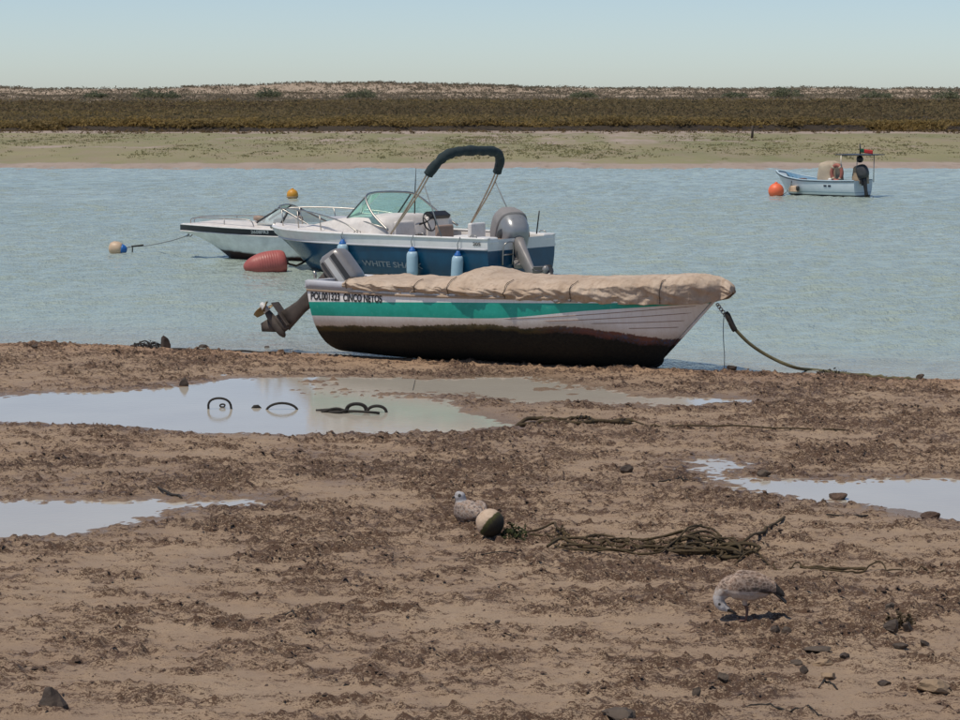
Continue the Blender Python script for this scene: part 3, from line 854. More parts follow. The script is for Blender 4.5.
    for x, rr in ((-.4, .048), (-.46, .05), (-.52, .046), (-.56, .03)):
        rows.append([(x, rr * math.cos(a), -1.02 + rr * math.sin(a)) for a in np.linspace(0, 2 * math.pi, 15)[:-1]])
    hub.quad_grid(rows, closed_u=True, cap0=True, cap1=True)
    hub.build('propeller_hub', mats[5] if len(mats) > 5 else mats[4], root, xf=Mx)
    for b in range(3):
        a0 = b * 2.094 + .4; m2 = MB(); rows = []
        for i in range(7):
            f = i / 6; rr = .04 + .14 * f; w = .5 * math.sin(math.pi * (.18 + .72 * f)) * .16 / max(rr, .07)
            rows.append([(-.47 + (k - .5) * .09 * (1 - .4 * f), rr * math.cos(a0 + (k - .5) * w * 2), -1.02 + rr * math.sin(a0 + (k - .5) * w * 2)) for k in (0, .25, .5, .75, 1)])
        o = m2.quad_grid(rows).build('propeller_blade', mats[4], root, xf=Mx)
        sl = o.modifiers.new('thick', 'SOLIDIFY'); sl.thickness = .008 * sc
    return root
def bend_xy(pts): return pts

# ------------------------------------------------------------------ 1. the beached dinghy
def dinghy_paint():
    t = NT('dinghy_paint')
    v = t.coord(); sb = t.attr('stripe_low'); st = t.attr('stripe_top'); af = t.attr('foul'); xx_ = t.attr('along')
    n = t.noise(7, 6, .65, v); n2 = t.noise(28, 5, .7, v); vs = t.coord((14, 3, 1.2)); streak = t.noise(2.2, 4, .6, vs)
    n4 = t.noise(2.2, 4, .6, v)
    white = t.mix(t.rng(streak, .45, .75, 0, .35), (.86, .845, .825), (.62, .53, .45))
    white = t.mix(t.rng(n2, .6, .75, 0, .35), white, (.4, .32, .25))
    green = t.mix(t.rng(n, .35, .7), (.008, .33, .25), (.02, .42, .33))
    green = t.mix(t.rng(n2, .6, .72, 0, .5), green, (.2, .42, .34))
    ins = t.math('MULTIPLY', t.math('GREATER_THAN', sb, 0.), t.math('LESS_THAN', st, 0.))
    c = t.mix(ins, white, green)
    # yellow brown weed fringe, worn red primer near the bow, black fouled bottom
    e = t.math('ADD', af, t.math('MULTIPLY', t.math('SUBTRACT', n4, .5), .12))
    e = t.math('ADD', e, t.math('MULTIPLY', t.math('SUBTRACT', n2, .5), .07))
    c = t.mix(t.math('MULTIPLY', t.rng(e, .17, .03, 0, .75), t.math('LESS_THAN', sb, 0.)), c, t.mix(n2, (.36, .25, .15), (.6, .5, .38)))
    fringe = t.mix(t.rng(n, .4, .6), (.10, .07, .02), (.05, .038, .01))
    red = t.mix(t.rng(t.noise(4, 4, .6, v), .45, .6), (.16, .06, .045), t.mix(t.rng(n2, .5, .6), (.09, .05, .04), (.04, .08, .16)))
    bowf = t.rng(xx_, 3.0, 3.7)
    fr = t.mix(bowf, fringe, red)
    c = t.mix(t.rng(t.math('SUBTRACT', e, t.math('MULTIPLY', bowf, t.math('MULTIPLY', t.rng(n4, .4, .6), .045))), .045, .03), c, fr)
    foul = t.mix(t.rng(n2, .35, .65), (.006, .005, .0035), (.02, .018, .011))
    c = t.mix(t.rng(e, -.012, -.045), c, foul)
    rg = t.mix(t.rng(e, .03, 0), (.42, .42, .42), (.9, .9, .9))
    hb_ = t.math('MULTIPLY', t.noise(40, 5, .7, v), t.rng(e, .03, 0.))
    return t.set(c, rg, 0, t.bump(hb_, .9, .02))
MT['dinghy'] = dinghy_paint()
DH = Hull(5.14, [0, .25, .5, .7, .82, .92, .97, 1], [.80, .92, .95, .84, .64, .37, .19, .025],
          [.90, .88, .89, .92, .95, .98, .995, 1.0], [.82, .92, .93, .78, .54, .25, .10, .02],
          [.40, .33, .30, .31, .34, .40, .45, .5], [.05, .0, .0, .0, .015, .06, .11, .17], .74, 7, .13, .72)
YAW = math.radians(23.5)
dinghy = empty('beached_dinghy', (-1.84, 30.455, .006), (R(-1.5), 0, -YAW), 'white planked dinghy with green stripe and weed black bottom, beached at the water edge', 'boat', 'boats moored and beached along the channel')
X_ = [0, 1.2, 2.5, 3.8, 4.9]
f_low = lambda p: p.z - float(pchip(X_, [.545, .58, .61, .745, .83], min(max(p.x, 0), 4.9)))
f_top = lambda p: p.z - float(pchip(X_, [.717, .76, .80, .83, .86], min(max(p.x, 0), 4.9)))
f_af = lambda p: p.z - float(pchip([0, 1.2, 2.5, 3.5, 4.0, 4.4, 5], [.385, .425, .49, .49, .42, .35, .30], min(max(p.x, 0), 5)))
DH.mesh(110, 40, {'stripe_low': f_low, 'stripe_top': f_top, 'foul': f_af, 'along': lambda p: p.x}).build('hull', MT['dinghy'], dinghy)
tr_ = DH.transom(); tr_.attr = {'stripe_low': [-1.] * len(tr_.v), 'stripe_top': [1.] * len(tr_.v), 'foul': [f_af(Vector(p)) for p in tr_.v], 'along': [0.] * len(tr_.v)}
tr_.build('transom', MT['dinghy'], dinghy)
for sd_ in (-1, 1): DH.rail(.075, .10, 0, .13, dz=-.005, dy=.022, n=14, curve=1., side=(sd_,)).build('gunwale', MT['grey_rail'], dinghy)
for sd_ in (-1, 1): DH.rail(.05, .075, .131, .99, dz=-.005, dy=-.004, side=(sd_,)).build('gunwale', MT['grey_rail'], dinghy)
for sd_ in (-1, 1): DH.rail(.03, .03, 0, .99, dz=-.045, dy=.018, side=(sd_,)).build('rubbing_strake', M('tan_wood_strake', (.42, .31, .22), .7, var=.15, scale=12), dinghy)
g0 = DH.gun(0, 1)
MB().box((g0.x + .01, 0, g0.z + .035), (.05, .79, .05)).build('transom_cap', MT['grey_rail'], dinghy, bevel=.012, smooth=False)
MB().box((1.2, 0, .6), (.13, .82, .02)).box((.45, 0, .6), (.16, .78, .02)).build('thwart', MT['grey_rail'], dinghy, bevel=.008, smooth=False)
seam_m = M('seam_brown', (.3, .2, .15), .8, var=.2)
for (xa, za, xb, zb) in ((2.7, .61, 4.86, .80), (3.2, .60, 4.8, .715), (3.75, .585, 4.72, .62), (4.15, .53, 4.65, .54)):
    for sd_ in (-1, 1):
        pts = []
        for k in range(26):
            f = k / 25; p, nr = DH.solve(xa + (xb - xa) * f, za + (zb - za) * f ** 1.15, sd_); pts.append(p - nr * .0015)
        MB().tube(pts, [.0015] + [.0055] * 24 + [.003], 6).build('plank_seam', seam_m, dinghy)
kp_ = [DH.P(t, 0, 1) + Vector((0, 0, -.012)) for t in np.linspace(.2, 1, 40)] + [DH.P(1, v, 1) + Vector((.012, 0, 0)) for v in np.linspace(.1, 1, 16)]
kt = MB().tube(kp_, [.004, .012] + [.022] * (len(kp_) - 2), 8)
kt.attr = {'stripe_low': [-1.] * len(kt.v), 'stripe_top': [1.] * len(kt.v), 'foul': [f_af(Vector(p)) for p in kt.v], 'along': [p[0] for p in kt.v]}
kt.build('keel_and_stem', MT['dinghy'], dinghy)
text_on(DH, 'POL001323', .06, .752, .095, -1, MT['letter_black'], dinghy, length=.425, bold=.032, name='registration_lettering', slope=.0)
text_on(DH, 'CINCO NETOS', .535, .75, .092, -1, MT['letter_black'], dinghy, length=.555, bold=.032, name='name_lettering', slope=.005)
# rudder fittings and cleat at the stern corner
MB().tube([(.02, -.62, 1.0), (.02, -.62, 1.06), (.0, -.62, 1.09)], .02, 8).build('cleat', MT['steel'], dinghy)
outboard(dinghy, Vector((-.04, .02, .81)), R(51), .92, [MT['motor_grey'], MT['motor_white'], MT['motor_brown'], MT['motor_brown'], MT['brass'], MT['motor_white']], style='boxy')

# canvas cover, wrinkled and drawn in under the gunwale
def cover_mat():
    t = NT('worn_cover_canvas')
    v = t.coord(); n = t.noise(3, 6, .6, v); n2 = t.noise(14, 5, .65, v); n3 = t.noise(120, 2, .5, v); vs = t.coord((9, 2, 1.5))
    c = t.mix(t.rng(n, .35, .7), (.46, .345, .25), (.60, .48, .37))
    c = t.mix(t.rng(t.noise(1.6, 5, .65, vs), .5, .75, 0, .55), c, (.28, .185, .12))
    c = t.mix(t.rng(n2, .54, .72, 0, .6), c, (.27, .175, .11))
    cv = t.coord((1.0, 1.0, .45))
    r1 = t.math('ABSOLUTE', t.math('SUBTRACT', t.noise(5, 3, .5, cv), .5)); r2 = t.math('ABSOLUTE', t.math('SUBTRACT', t.noise(11, 3, .5, cv), .5))
    h = t.math('ADD', t.math('MULTIPLY', n2, .5), t.math('MULTIPLY', n3, .08))
    h = t.math('SUBTRACT', h, t.math('ADD', t.math('MULTIPLY', r1, 2.2), t.math('MULTIPLY', r2, 1.2)))
    return t.set(c, .85, 0, t.bump(h, .5, .03))
MT['cover'] = cover_mat()
def cover_point(x, s):
    t = min(1, x / 5.14)
    hb = max(0, float(pchip(DH.t, DH.hb, t)))
    w = hb + .042
    if x > 4.3:
        k = min(1, (x - 4.3) / .98)
        wr = .64 * math.sqrt(max(0, 1 - k ** 1.8))
        w = min(w + .05 * k, wr)
    zg = float(pchip(DH.t, DH.zg, t)) + .105
    fe = 1 - math.sqrt(max(0., 1 - min(1., max(0., (x - 4.6) / .68)) ** 4))
    zg -= .13 * fe
    zb = float(pchip([.4, 1.2, 2.5, 3.8, 4.6, 5.0, 5.3], [.885, .875, .85, .815, .81, .825, .86], x))
    zb += .12 * fe
    crown = .035 + .05 * sstep(.5, 3.5, x) * sstep(5.34, 4.8, x)
    hump = .12 * math.exp(-((x - 2.12) / .25) ** 2) + .03 * math.exp(-((x - 2.6) / .5) ** 2)
    sg = 1 if s > 0 else -1; a = abs(s)
    fold = mnoise.noise(Vector((x * 2.3 + s * 1.5, s * 2, 3)))
    f1 = math.sin(x * 13 + 5 * mnoise.noise(Vector((x * 1.4, s * 1.2, 7))) + sg * (a - .5) * 6)
    f2 = math.sin(x * 31 + 7 * mnoise.noise(Vector((x * 2.2, s * 2, 9))) + (a - .5) * 9)
    wr_ = mnoise.fractal(Vector((x * 3.3 + s, s * 3.5, 1)), 1.0, 2.1, 5)
    rg = 1 - 2 * abs(mnoise.noise(Vector((x * 5.5 + sg * a * 5.5, a * 1.6, 5)))); rg2 = 1 - 2 * abs(mnoise.noise(Vector((x * 9.5 - a * 4, a * 2.2, 15))))
    wr_ += .55 * rg ** 3 + .35 * rg2 ** 3 - .3
    if a < .62:
        q = a / .62
        y = w * (q ** .92); z = zg + crown * (1 - q ** 2.4) + hump * (1 - q ** 2) ** 1.0
        z += .013 * wr_ + .02 * f1 * q ** 2
        if q > .85: z -= .02 * ((q - .85) / .15) ** 2
        return Vector((x, sg * y, z))
    q = (a - .62) / .38
    scal = .016 * abs(math.sin(x * 9.5 + 2 * fold)) + .018 * mnoise.noise(Vector((x * 4, 0, 4)))
    z = (zg - .02) * (1 - q) + (zb + scal) * q
    bul = .016 * math.sin(math.pi * min(1, q * 1.05)) - .03 * q
    disp = .026 * f1 * math.sin(math.pi * (.15 + .8 * q)) + .014 * f2 * (.3 + .7 * q) + .034 * wr_
    kk = min(1., w / .12)
    y = w + (bul * 1.2 + disp * (.5 + .5 * min(1, (x - .4) / .8))) * kk
    # under tuck
    return Vector((x, sg * max(y, 0 if x > 5.1 else .0), z + .01 * f2 * (1 - q)))
mb = MB(); rows = []
xsv = list(np.linspace(.53, 4.6, 210)) + list(4.6 + .6799 * np.sin(np.linspace(0, 1, 40)[1:] * math.pi / 2))
ssv = np.concatenate([np.linspace(-1, -.62, 22), np.linspace(-.62, .62, 50)[1:-1], np.linspace(.62, 1, 22)])
for x in xsv: rows.append([cover_point(x, s) for s in ssv])
mb.quad_grid(rows)
cov = empty('boat_cover', (-1.84, 30.455, .006), (R(-1.5), 0, -YAW), 'faded tan canvas cover lashed over the beached dinghy', 'boat cover')
o = mb.build('canvas', MT['cover'], cov)
sl = o.modifiers.new('thick', 'SOLIDIFY'); sl.thickness = .006; sl.offset = 1
strap_m = M('dark_strap', (.09, .065, .045), .8, var=.2)
for x in (.6, 1.55, 2.0, 2.75, 3.55, 4.55):
    pts = []
    for s in np.linspace(-.99, -.45, 24): pts.append(cover_point(x + .04 * (s + .7), s) + Vector((0, -.012, .012 if s > -.62 else .002)))
    MB().tube(pts, .0042, 5).build('tie_cord', strap_m, cov)

# mooring line from the bow
Lw = Matrix.Translation((-1.84, 30.455, .006)) @ Matrix.Rotation(-YAW, 4, 'Z')
eye = at_depth(717, 304, 28.42)
line = empty('bow_mooring_line', on_ground(840, 374), label='olive mooring rope with chain sagging from the dinghy bow to the sand', cat='rope')
base = line.location.copy()
c1 = at_depth(726, 316, 28.4); c2 = at_depth(733, 327, 28.38)
loc = lambda p: Vector(p) - base
links = smooth_path([eye, c1, c2], 5)
for i in range(len(links) - 1):
    a, b = links[i], links[i + 1]; dvec = (b - a); m_ = (a + b) / 2; dn = dvec.normalized(); sdv_ = dn.orthogonal() if i % 2 else dn.cross(dn.orthogonal())
    ring = [loc(m_ + dn * math.cos(k) * dvec.length * .68 + sdv_ * math.sin(k) * .02) for k in np.linspace(0, 2 * math.pi, 13)[:-1]]
    MB().tube(ring, .007, 6, closed=True).build('chain_link', MT['steel'], line)
g1, g2, g3, g4 = on_ground(815, 372), on_ground(850, 376), on_ground(885, 379.5), on_ground(918, 381)
rp = [c2, at_depth(750, 344, 28.36), at_depth(772, 358, 28.34), at_depth(795, 367.5, 28.32), g1 + Vector((0, 0, .025)), g2 + Vector((0, 0, .02)), g3 + Vector((0, 0, .008)), g4 + Vector((0, 0, -.01))]
MB().tube([loc(p) for p in lay(smooth_path(rp, 8), .02)], .02, 8).build('rope', MT['green_line'], line)
MB().tube([loc(p) for p in smooth_path([c1 + Vector((0, 0, .05)), c2, c2 + Vector((.03, 0, -.04))], 4)], [.02] + [.034] * 7 + [.02], 8).build('rope_splice', MT['dark_rope'], line)
sb_ = on_ground(724, 371)
tl = [at_depth(724, 313, 28.4)] + [at_depth(724 - .7 * math.sin(k), 313 + 57 * k / 5, 28.4) for k in range(1, 5)] + [Vector((sb_.x, sb_.y, sb_.z - .01))]
tag(MB().tube(smooth_path(tl, 4), .005, 5).build('hanging_line', M('blue_grey_cord', (.12, .15, .16), .8)), 'thin blue grey cord hanging straight down from the bow chain', 'cord')

# ------------------------------------------------------------------ 2. blue motorboat
def two_tone(name, top, low, rough=.25, dirt=(.3, .25, .2), bottom=None):
    t = NT(name)
    v = t.coord(); a = t.attr('band'); n = t.noise(5, 5, .6, v); n2 = t.noise(30, 4, .6, v)
    hi = t.mix(t.rng(n, .45, .75, 0, .3), top, tuple(.6 * x for x in top)); lo = t.mix(t.rng(n, .35, .7), low, tuple(1.35 * x for x in low))
    c = t.mix(t.math('GREATER_THAN', a, 0), lo, hi)
    wl = t.attr('zz')
    e = t.math('ADD', wl, t.math('MULTIPLY', t.math('SUBTRACT', n, .5), .06))
    c = t.mix(t.rng(e, .06, .02), c, bottom or (.07, .06, .03))
    return t.set(c, rough, 0, None)
MT['shark_paint'] = two_tone('blue_hull_paint', (.74, .74, .73), (.004, .055, .115), .22)
PSI = math.radians(38)
BH = Hull(6.0, [0, .25, .5, .7, .84, .93, .98, 1], [1.0, 1.16, 1.18, 1.06, .78, .46, .2, .04],
          [.76, .76, .755, .75, .75, .755, .76, .765], [.98, 1.08, 1.02, .78, .45, .2, .07, .02],
          [.0, .0, .02, .08, .16, .26, .32, .36], [-.3, -.32, -.32, -.28, -.2, -.1, 0, .06], 1.15, 6, top=.1)
shark = empty('blue_motorboat', (.75, 43.0, 0), (0, 0, math.pi - PSI), 'blue motorboat with white deck, teal windshield and folded dark bimini behind the dinghy', 'boat', 'boats moored and beached along the channel')
BH.mesh(90, 36, {'band': lambda p: p.z - (float(pchip(BH.t, BH.zg, min(1, max(0, p.x / 6)))) - .17), 'zz': lambda p: p.z}).build('hull', MT['shark_paint'], shark)
tb = BH.transom(); tb.attr = {'band': [p[2] - .56 for p in tb.v], 'zz': [p[2] for p in tb.v]}
tb.build('transom', MT['shark_paint'], shark)
for sd_ in (-1, 1): BH.rail(.10, .035, 0, .995, dz=.0, dy=.02, side=(sd_,)).build('gunwale', MT['gel_white'], shark)
for sd_ in (-1, 1): BH.rub(-.175, .017, side=(sd_,)).build('rub_rail', MT['grey_rail'], shark)
# foredeck
mb = MB(); rows = []
for t in np.linspace(.42, .995, 30):
    g = BH.gun(t, 1); rows.append([(g.x, g.y * k * .96, g.z + .01 + .06 * (1 - k * k)) for k in np.linspace(-1, 1, 13)])
mb.quad_grid(rows).build('foredeck', MT['deck_white'], shark)
# cabin trunk
mb = MB(); rows = []
for x, w, h in ((2.35, .98, .32), (2.8, .97, .34), (3.3, .92, .33), (3.9, .8, .25), (4.5, .62, .14), (4.95, .42, .05), (5.15, .3, .0)):
    rows.append([(x, w, .74), (x - .0, w * .97, .74 + h * .55), (x, w * .9, .74 + h * .92), (x, w * .5, .76 + h), (x, 0, .77 + h), (x, -w * .5, .76 + h), (x, -w * .9, .74 + h * .92), (x, -w * .97, .74 + h * .55), (x, -w, .74)])
mb.quad_grid(rows, cap0=True, cap1=True).build('cabin_trunk', MT['deck_white'], shark)
MB().box((4.05, .22, 1.0), (.22, .2, .02)).build('deck_hatch', MT['grey_rail'], shark, bevel=.01, smooth=False)
# cockpit: floor, inner liner walls, dash, seats
mb = MB(); rows = []
for t in np.linspace(.0, .46, 14):
    g = BH.gun(t, 1); rows.append([(g.x + .01, s * g.y * .93, z) for s, z in ((-1, g.z - .01), (-.96, .3), (0, .28), (.96, .3), (1, g.z - .01))])
mb.quad_grid(rows, cap0=True).build('cockpit_liner', MT['deck_white'], shark, smooth=False)
MB().box((2.42, -.45, .78), (.16, .36, .28), taper=.85).box((2.42, .5, .76), (.14, .32, .24), taper=.85).build('dashboard', MT['deck_white'], shark, bevel=.03, smooth=False)
MB().box((2.3, -.45, 1.08), (.08, .28, .04), ry=-.5).build('instrument_panel', MT['black_plastic'], shark, bevel=.01, smooth=False)
st_c = Vector((2.12, .02, .98))
mb = MB().tube([st_c + Vector((.05 * math.sin(a), .17 * math.cos(a), .17 * math.sin(a))) for a in np.linspace(0, 2 * math.pi, 25)[:-1]], .014, 7, closed=True)
for a in (.5, 2.6, 4.7): mb.tube([st_c + Vector((.05, 0, 0)), st_c + Vector((.05 * math.sin(a), .17 * math.cos(a), .17 * math.sin(a)))], .01, 6)
mb.tube([st_c + Vector((.3, 0, -.08)), st_c + Vector((.05, 0, 0))], .02, 6)
mb.build('steering_wheel', MT['black_plastic'], shark)
MB().box((1.6, .45, .62), (.22, .22, .1)).box((1.42, .45, .8), (.05, .22, .16)).build('helm_seat', MT['seat_tan'], shark, bevel=.03, smooth=False)
MB().box((1.6, -.5, .62), (.22, .22, .1)).box((1.42, -.5, .8), (.05, .22, .16)).build('passenger_seat', MT['gel_white'], shark, bevel=.03, smooth=False)
MB().box((.35, .35, .62), (.22, .55, .12)).build('stern_bench', MT['seat_tan'], shark, bevel=.04, smooth=False)
for s in (-1, 1):
    MB().box((.18, s * .82, .74), (.19, .16, .06), taper=.9).build('stern_corner_pad', MT['gel_white'], shark, bevel=.03, smooth=False)
# windshield: frame tubes and panes
zb, zt = 1.03, 1.46
fb = {0: (3.78, 0), 1: (3.52, .72), 2: (2.28, 1.02)}; ft = {0: (3.28, 0), 1: (3.1, .64), 2: (2.7, .84)}
ws = MB().tube(smooth_path([(2.28, 1.02, .86), (2.7, .93, 1.12), (2.98, .8, 1.36), (3.1, .64, zt), (3.25, .3, zt + .03), (3.28, 0, zt + .035), (3.25, -.3, zt + .03), (3.1, -.64, zt), (2.98, -.8, 1.36), (2.7, -.93, 1.12), (2.28, -1.02, .86)], 5), .02, 8).build('windshield', MT['steel'], shark)
for s in (-1, 1):
    MB().tube([(3.52, s * .72, zb), (3.1, s * .64, zt)], .016, 7).build('frame_post', MT['motor_dark'], ws)
    MB().tube([(3.78, 0, zb + .05), (3.52, s * .72, zb), (2.9, s * .9, .98), (2.28, s * 1.02, .88)], .014, 7).build('frame_sill', MT['steel'], ws)
    mb = MB().quad_grid([[(3.78, s * .01, zb + .05), (3.52, s * .71, zb + .01)], [(3.285, s * .01, zt + .025), (3.105, s * .63, zt - .01)]]); 
    mb.build('pane', MT['glass_teal'], ws, smooth=False)
    mb = MB().quad_grid([[(3.515, s * .73, zb), (3.1, s * .78, 1.0), (2.7, s * .94, .955), (2.3, s * 1.015, .89)], [(3.1, s * .65, zt - .01), (2.97, s * .8, 1.345), (2.68, s * .935, 1.09), (2.29, s * 1.02, .9)]])
    mb.build('pane', MT['glass_teal'], ws, smooth=False)
# bow rail
for s in (-1, 1):
    rp_ = [(2.95, s * 1.08, .8), (3.3, s * 1.04, .95), (3.9, s * .9, 1.06), (4.6, s * .66, 1.12), (5.4, s * .34, 1.14), (5.9, s * .12, 1.1)]
    br = MB().tube(smooth_path(rp_, 6), .013, 7).build('bow_rail', MT['steel'], shark)
    for x, y, z in ((4.1, .84, 1.08), (4.95, .52, 1.13), (5.6, .25, 1.13)):
        MB().tube([(x - .06, s * (y + .03), .79), (x, s * y, z)], .011, 6).build('stanchion', MT['steel'], br)
MB().tube([(6.0, 0, .78), (6.12, 0, .74)], [.05, .03], 8).build('bow_roller', MT['steel'], shark)
# bimini: two hoops folded together in a boot, with legs and struts
zt_b = 2.27
def hoop(dx, w=.93):
    return smooth_path([(2.12, 1.13, .8), (1.55 + dx, 1.06, 1.5), (1.28 + dx, 1.0, 1.92), (1.13 + dx, .86, 2.16), (1.07 + dx, .6, zt_b), (1.05 + dx, 0, zt_b + .03), (1.07 + dx, -.6, zt_b), (1.13 + dx, -.86, 2.16), (1.28 + dx, -1.0, 1.92), (1.55 + dx, -1.06, 1.5), (2.12, -1.13, .8)], 6)
bim = MB().tube(hoop(0), .016, 8).tube(hoop(.07), .016, 8).build('bimini_frame', MT['bronze_tube'], shark)
bp = [Vector(p) for p in hoop(.035) if p[2] > 1.86]
bp = smooth_path(bp, 3)
mb = MB().tube(bp, [.05] + [.088 + .02 * mnoise.noise(Vector((i * .16, 0, 2))) for i in range(len(bp) - 2)] + [.05], 12)
mb.v = [tuple(Vector(p) + Vector((.01, 0, .016)) * mnoise.noise(Vector(p) * 6)) for p in mb.v]
mb.build('bimini_boot', MT['canvas_dark'], bim)
for s in (-1, 1):
    MB().tube([(1.42, s * 1.04, 1.72), (.95, s * 1.12, .8)], .011, 6).build('bimini_strut', MT['grey_rope'], bim)
MB().tube([(2.7, -.25, 1.0), (2.68, -.25, 1.6), (2.66, -.25, 1.95)], [.013, .01, .004], 6).build('antenna', MT['black_plastic'], shark)
MB().tube([(.08, -.55, .8), (.02, -.55, 1.22)], .012, 6).build('flag_staff', MT['black_plastic'], shark)
lad = MB().tube(smooth_path([(-.04, .62, .3), (-.06, .62, .62), (-.1, .55, .7), (-.1, .4, .7), (-.06, .33, .62), (-.04, .33, .3)], 4), .014, 7)
lad.tube([(-.05, .62, .48), (-.05, .33, .48)], .012, 6).build('swim_ladder', MT['steel'], shark)
for x_, s, z0_ in ((.3, 1, .79), (1.5, 1, .79), (3.0, 1, .79), (.3, -1, .79)):
    MB().tube([(x_ - .08, s * 1.03, z0_), (x_ - .05, s * 1.03, z0_ + .04), (x_ + .05, s * 1.03, z0_ + .04), (x_ + .08, s * 1.03, z0_)], .01, 6).build('cleat', MT['steel'], shark)
outboard(shark, Vector((-.02, .12, .38)), R(60), 1.26, [MT['motor_silver'], MT['motor_silver'], MT['motor_grey'], MT['motor_grey'], MT['motor_dark'], MT['motor_grey']], cover=MT['cover_grey'], yaw=R(-34))
text_on(BH, 'WHITE SHARK', 2.86, .2, .1, 1, MT['letter_grey'], shark, length=1.45, bold=.02, name='name_lettering', off=.012)
text_on(BH, '205', .3, .655, .06, 1, MT['letter_black'], shark, length=.16, bold=.02, name='model_lettering', off=.012)
# fenders hang over the side: each a thing
Mw = Matrix.Translation((.75, 43.0, 0)) @ Matrix.Rotation(math.pi - PSI, 4, 'Z')
for i, (x, top, lab) in enumerate(((3.22, .62, 'pale blue fender nearest the bow of the blue motorboat, half hidden by the dinghy motor'), (1.55, .55, 'pale blue fender hanging amidships on the blue motorboat side'), (.6, .51, 'pale blue fender nearest the stern on the blue motorboat side'))):
    p, nr = BH.solve(x, top - .2, 1); g = BH.gun(x / 6, 1)
    y = max(p.y + .1, g.y + .02)
    f = empty('fender', Mw @ Vector((x, y, top - .5)), (0, R(-4 if i == 2 else 0), math.pi - PSI), lab, 'fender', 'fenders on the blue motorboat')
    MB().lathe([(.03, .0), (.07, .015), (.1, .06), (.105, .12), (.105, .36), (.1, .42), (.075, .46)], 20).build('fender_body', MT['fender'], f)
    MB().lathe([(.078, .445), (.06, .49), (.035, .52), (.03, .545)], 16).build('fender_cap', MT['fender_blue'], f)
    a = Vector((0, 0, .54)); b = Vector((0, g.y - y + .02, g.z + .04 - (top - .5)))
    MB().tube([a, (a + b) / 2 + Vector((.02, .02, 0)), b, b + Vector((.06, -.05, -.02))], .008, 6).build('fender_line', MT['grey_rope'], f)

# ------------------------------------------------------------------ 3. bowrider behind it
MT['rider_paint'] = two_tone('white_hull_paint', (.012, .016, .03), (.64, .68, .69), .3, bottom=(.06, .03, .022))
RH = Hull(4.7, [0, .3, .55, .75, .87, .95, .985, 1], [.92, 1.0, 1.0, .84, .58, .3, .13, .04],
          [.56, .58, .61, .64, .66, .665, .665, .66], [.9, .95, .86, .58, .3, .12, .05, .02],
          [.05, .06, .1, .17, .25, .34, .4, .43], [-.25, -.25, -.24, -.18, -.1, .04, .16, .24], 1.1, 5, top=.13)
PS2 = math.radians(7)
tip = at_depth(180.5, 222, 49.2)
ro = Vector((tip.x + 4.7 * math.cos(PS2), 49.2 - 4.7 * math.sin(PS2), 0))
rider = empty('bowrider_speedboat', ro, (0, 0, math.pi - PS2), 'white speedboat with a navy band, bow pointing left, behind the blue motorboat', 'boat', 'boats moored and beached along the channel')
fz_ = lambda p: p.z - (float(pchip(RH.t, RH.zg, min(1, max(0, p.x / 4.7)))) - .115)
def zzr(p): return p.z - .03 - .10 * max(0, min(1, (p.x - 2.4) / 1.2)) 
RH.mesh(80, 32, {'band': fz_, 'zz': zzr}).build('hull', MT['rider_paint'], rider)
tb = RH.transom(); tb.attr = {'band': [fz_(Vector(p)) for p in tb.v], 'zz': [p[2] - .1 for p in tb.v]}
tb.build('transom', MT['rider_paint'], rider)
for sd_ in (-1, 1): RH.rail(.05, .02, 0, .995, dz=0, dy=.012, side=(sd_,)).build('gunwale', MT['gel_white'], rider)
for sd_ in (-1, 1): RH.rub(-.125, .012, side=(sd_,)).build('rub_rail', MT['gel_white'], rider)
mb = MB(); rows = []
for t in np.linspace(.55, .995, 24):
    g = RH.gun(t, 1); rows.append([(g.x, g.y * k * .97, g.z + .012 + .1 * (1 - k * k) * sstep(1, .8, t)) for k in np.linspace(-1, 1, 13)])
mb.quad_grid(rows).build('foredeck', MT['deck_white'], rider)
mb = MB(); rows = []
for t in np.linspace(.0, .56, 12):
    g = RH.gun(t, 1); rows.append([(g.x + .01, s * g.y * .95, z) for s, z in ((-1, g.z), (-.9, g.z + .01), (-.85, .2), (0, .2), (.85, .2), (.9, g.z + .01), (1, g.z))])
mb.quad_grid(rows, cap1=True).build('cockpit_liner', MT['seat_tan'], rider, smooth=False)
MB().box((2.45, .42, .68), (.2, .3, .14), taper=.85).box((2.45, -.42, .68), (.2, .3, .14), taper=.85).build('dashboard', MT['seat_tan'], rider, bevel=.03, smooth=False)
ws = MB().tube(smooth_path([(1.75, .9, .66), (2.2, .74, .9), (2.5, .58, 1.05), (2.58, 0, 1.07), (2.5, -.58, 1.05), (2.2, -.74, .9), (1.75, -.9, .66)], 5), .016, 7).build('windshield', MT['steel'], rider)
for s in (-1, 1):
    MB().tube([(2.98, s * .6, .74), (2.5, s * .58, 1.05)], .022, 6).build('frame_post', MT['motor_dark'], ws)
    MB().tube([(2.45, s * .76, .72), (2.32, s * .68, .98)], .026, 6).build('frame_post', MT['motor_dark'], ws)
    MB().quad_grid([[(2.99, s * .6, .735), (3.05, 0, .76)], [(2.5, s * .575, 1.04), (2.575, 0, 1.06)]]).build('pane', MT['glass_clear'], ws, smooth=False)
    MB().quad_grid([[(2.97, s * .61, .74), (2.4, s * .78, .7), (1.78, s * .9, .66)], [(2.5, s * .585, 1.04), (2.2, s * .745, .89), (1.76, s * .9, .67)]]).build('pane', MT['glass_clear'], ws, smooth=False)
    br = MB().tube(smooth_path([(3.0, s * .78, .68), (3.1, s * .76, .8), (3.6, s * .6, .82), (4.2, s * .32, .82), (4.42, s * .18, .79), (4.45, s * .15, .7)], 5), .012, 6).build('bow_rail', MT['steel'], rider)
    MB().tube([(3.65, s * .58, .66), (3.65, s * .58, .82)], .01, 6).build('stanchion', MT['steel'], br)
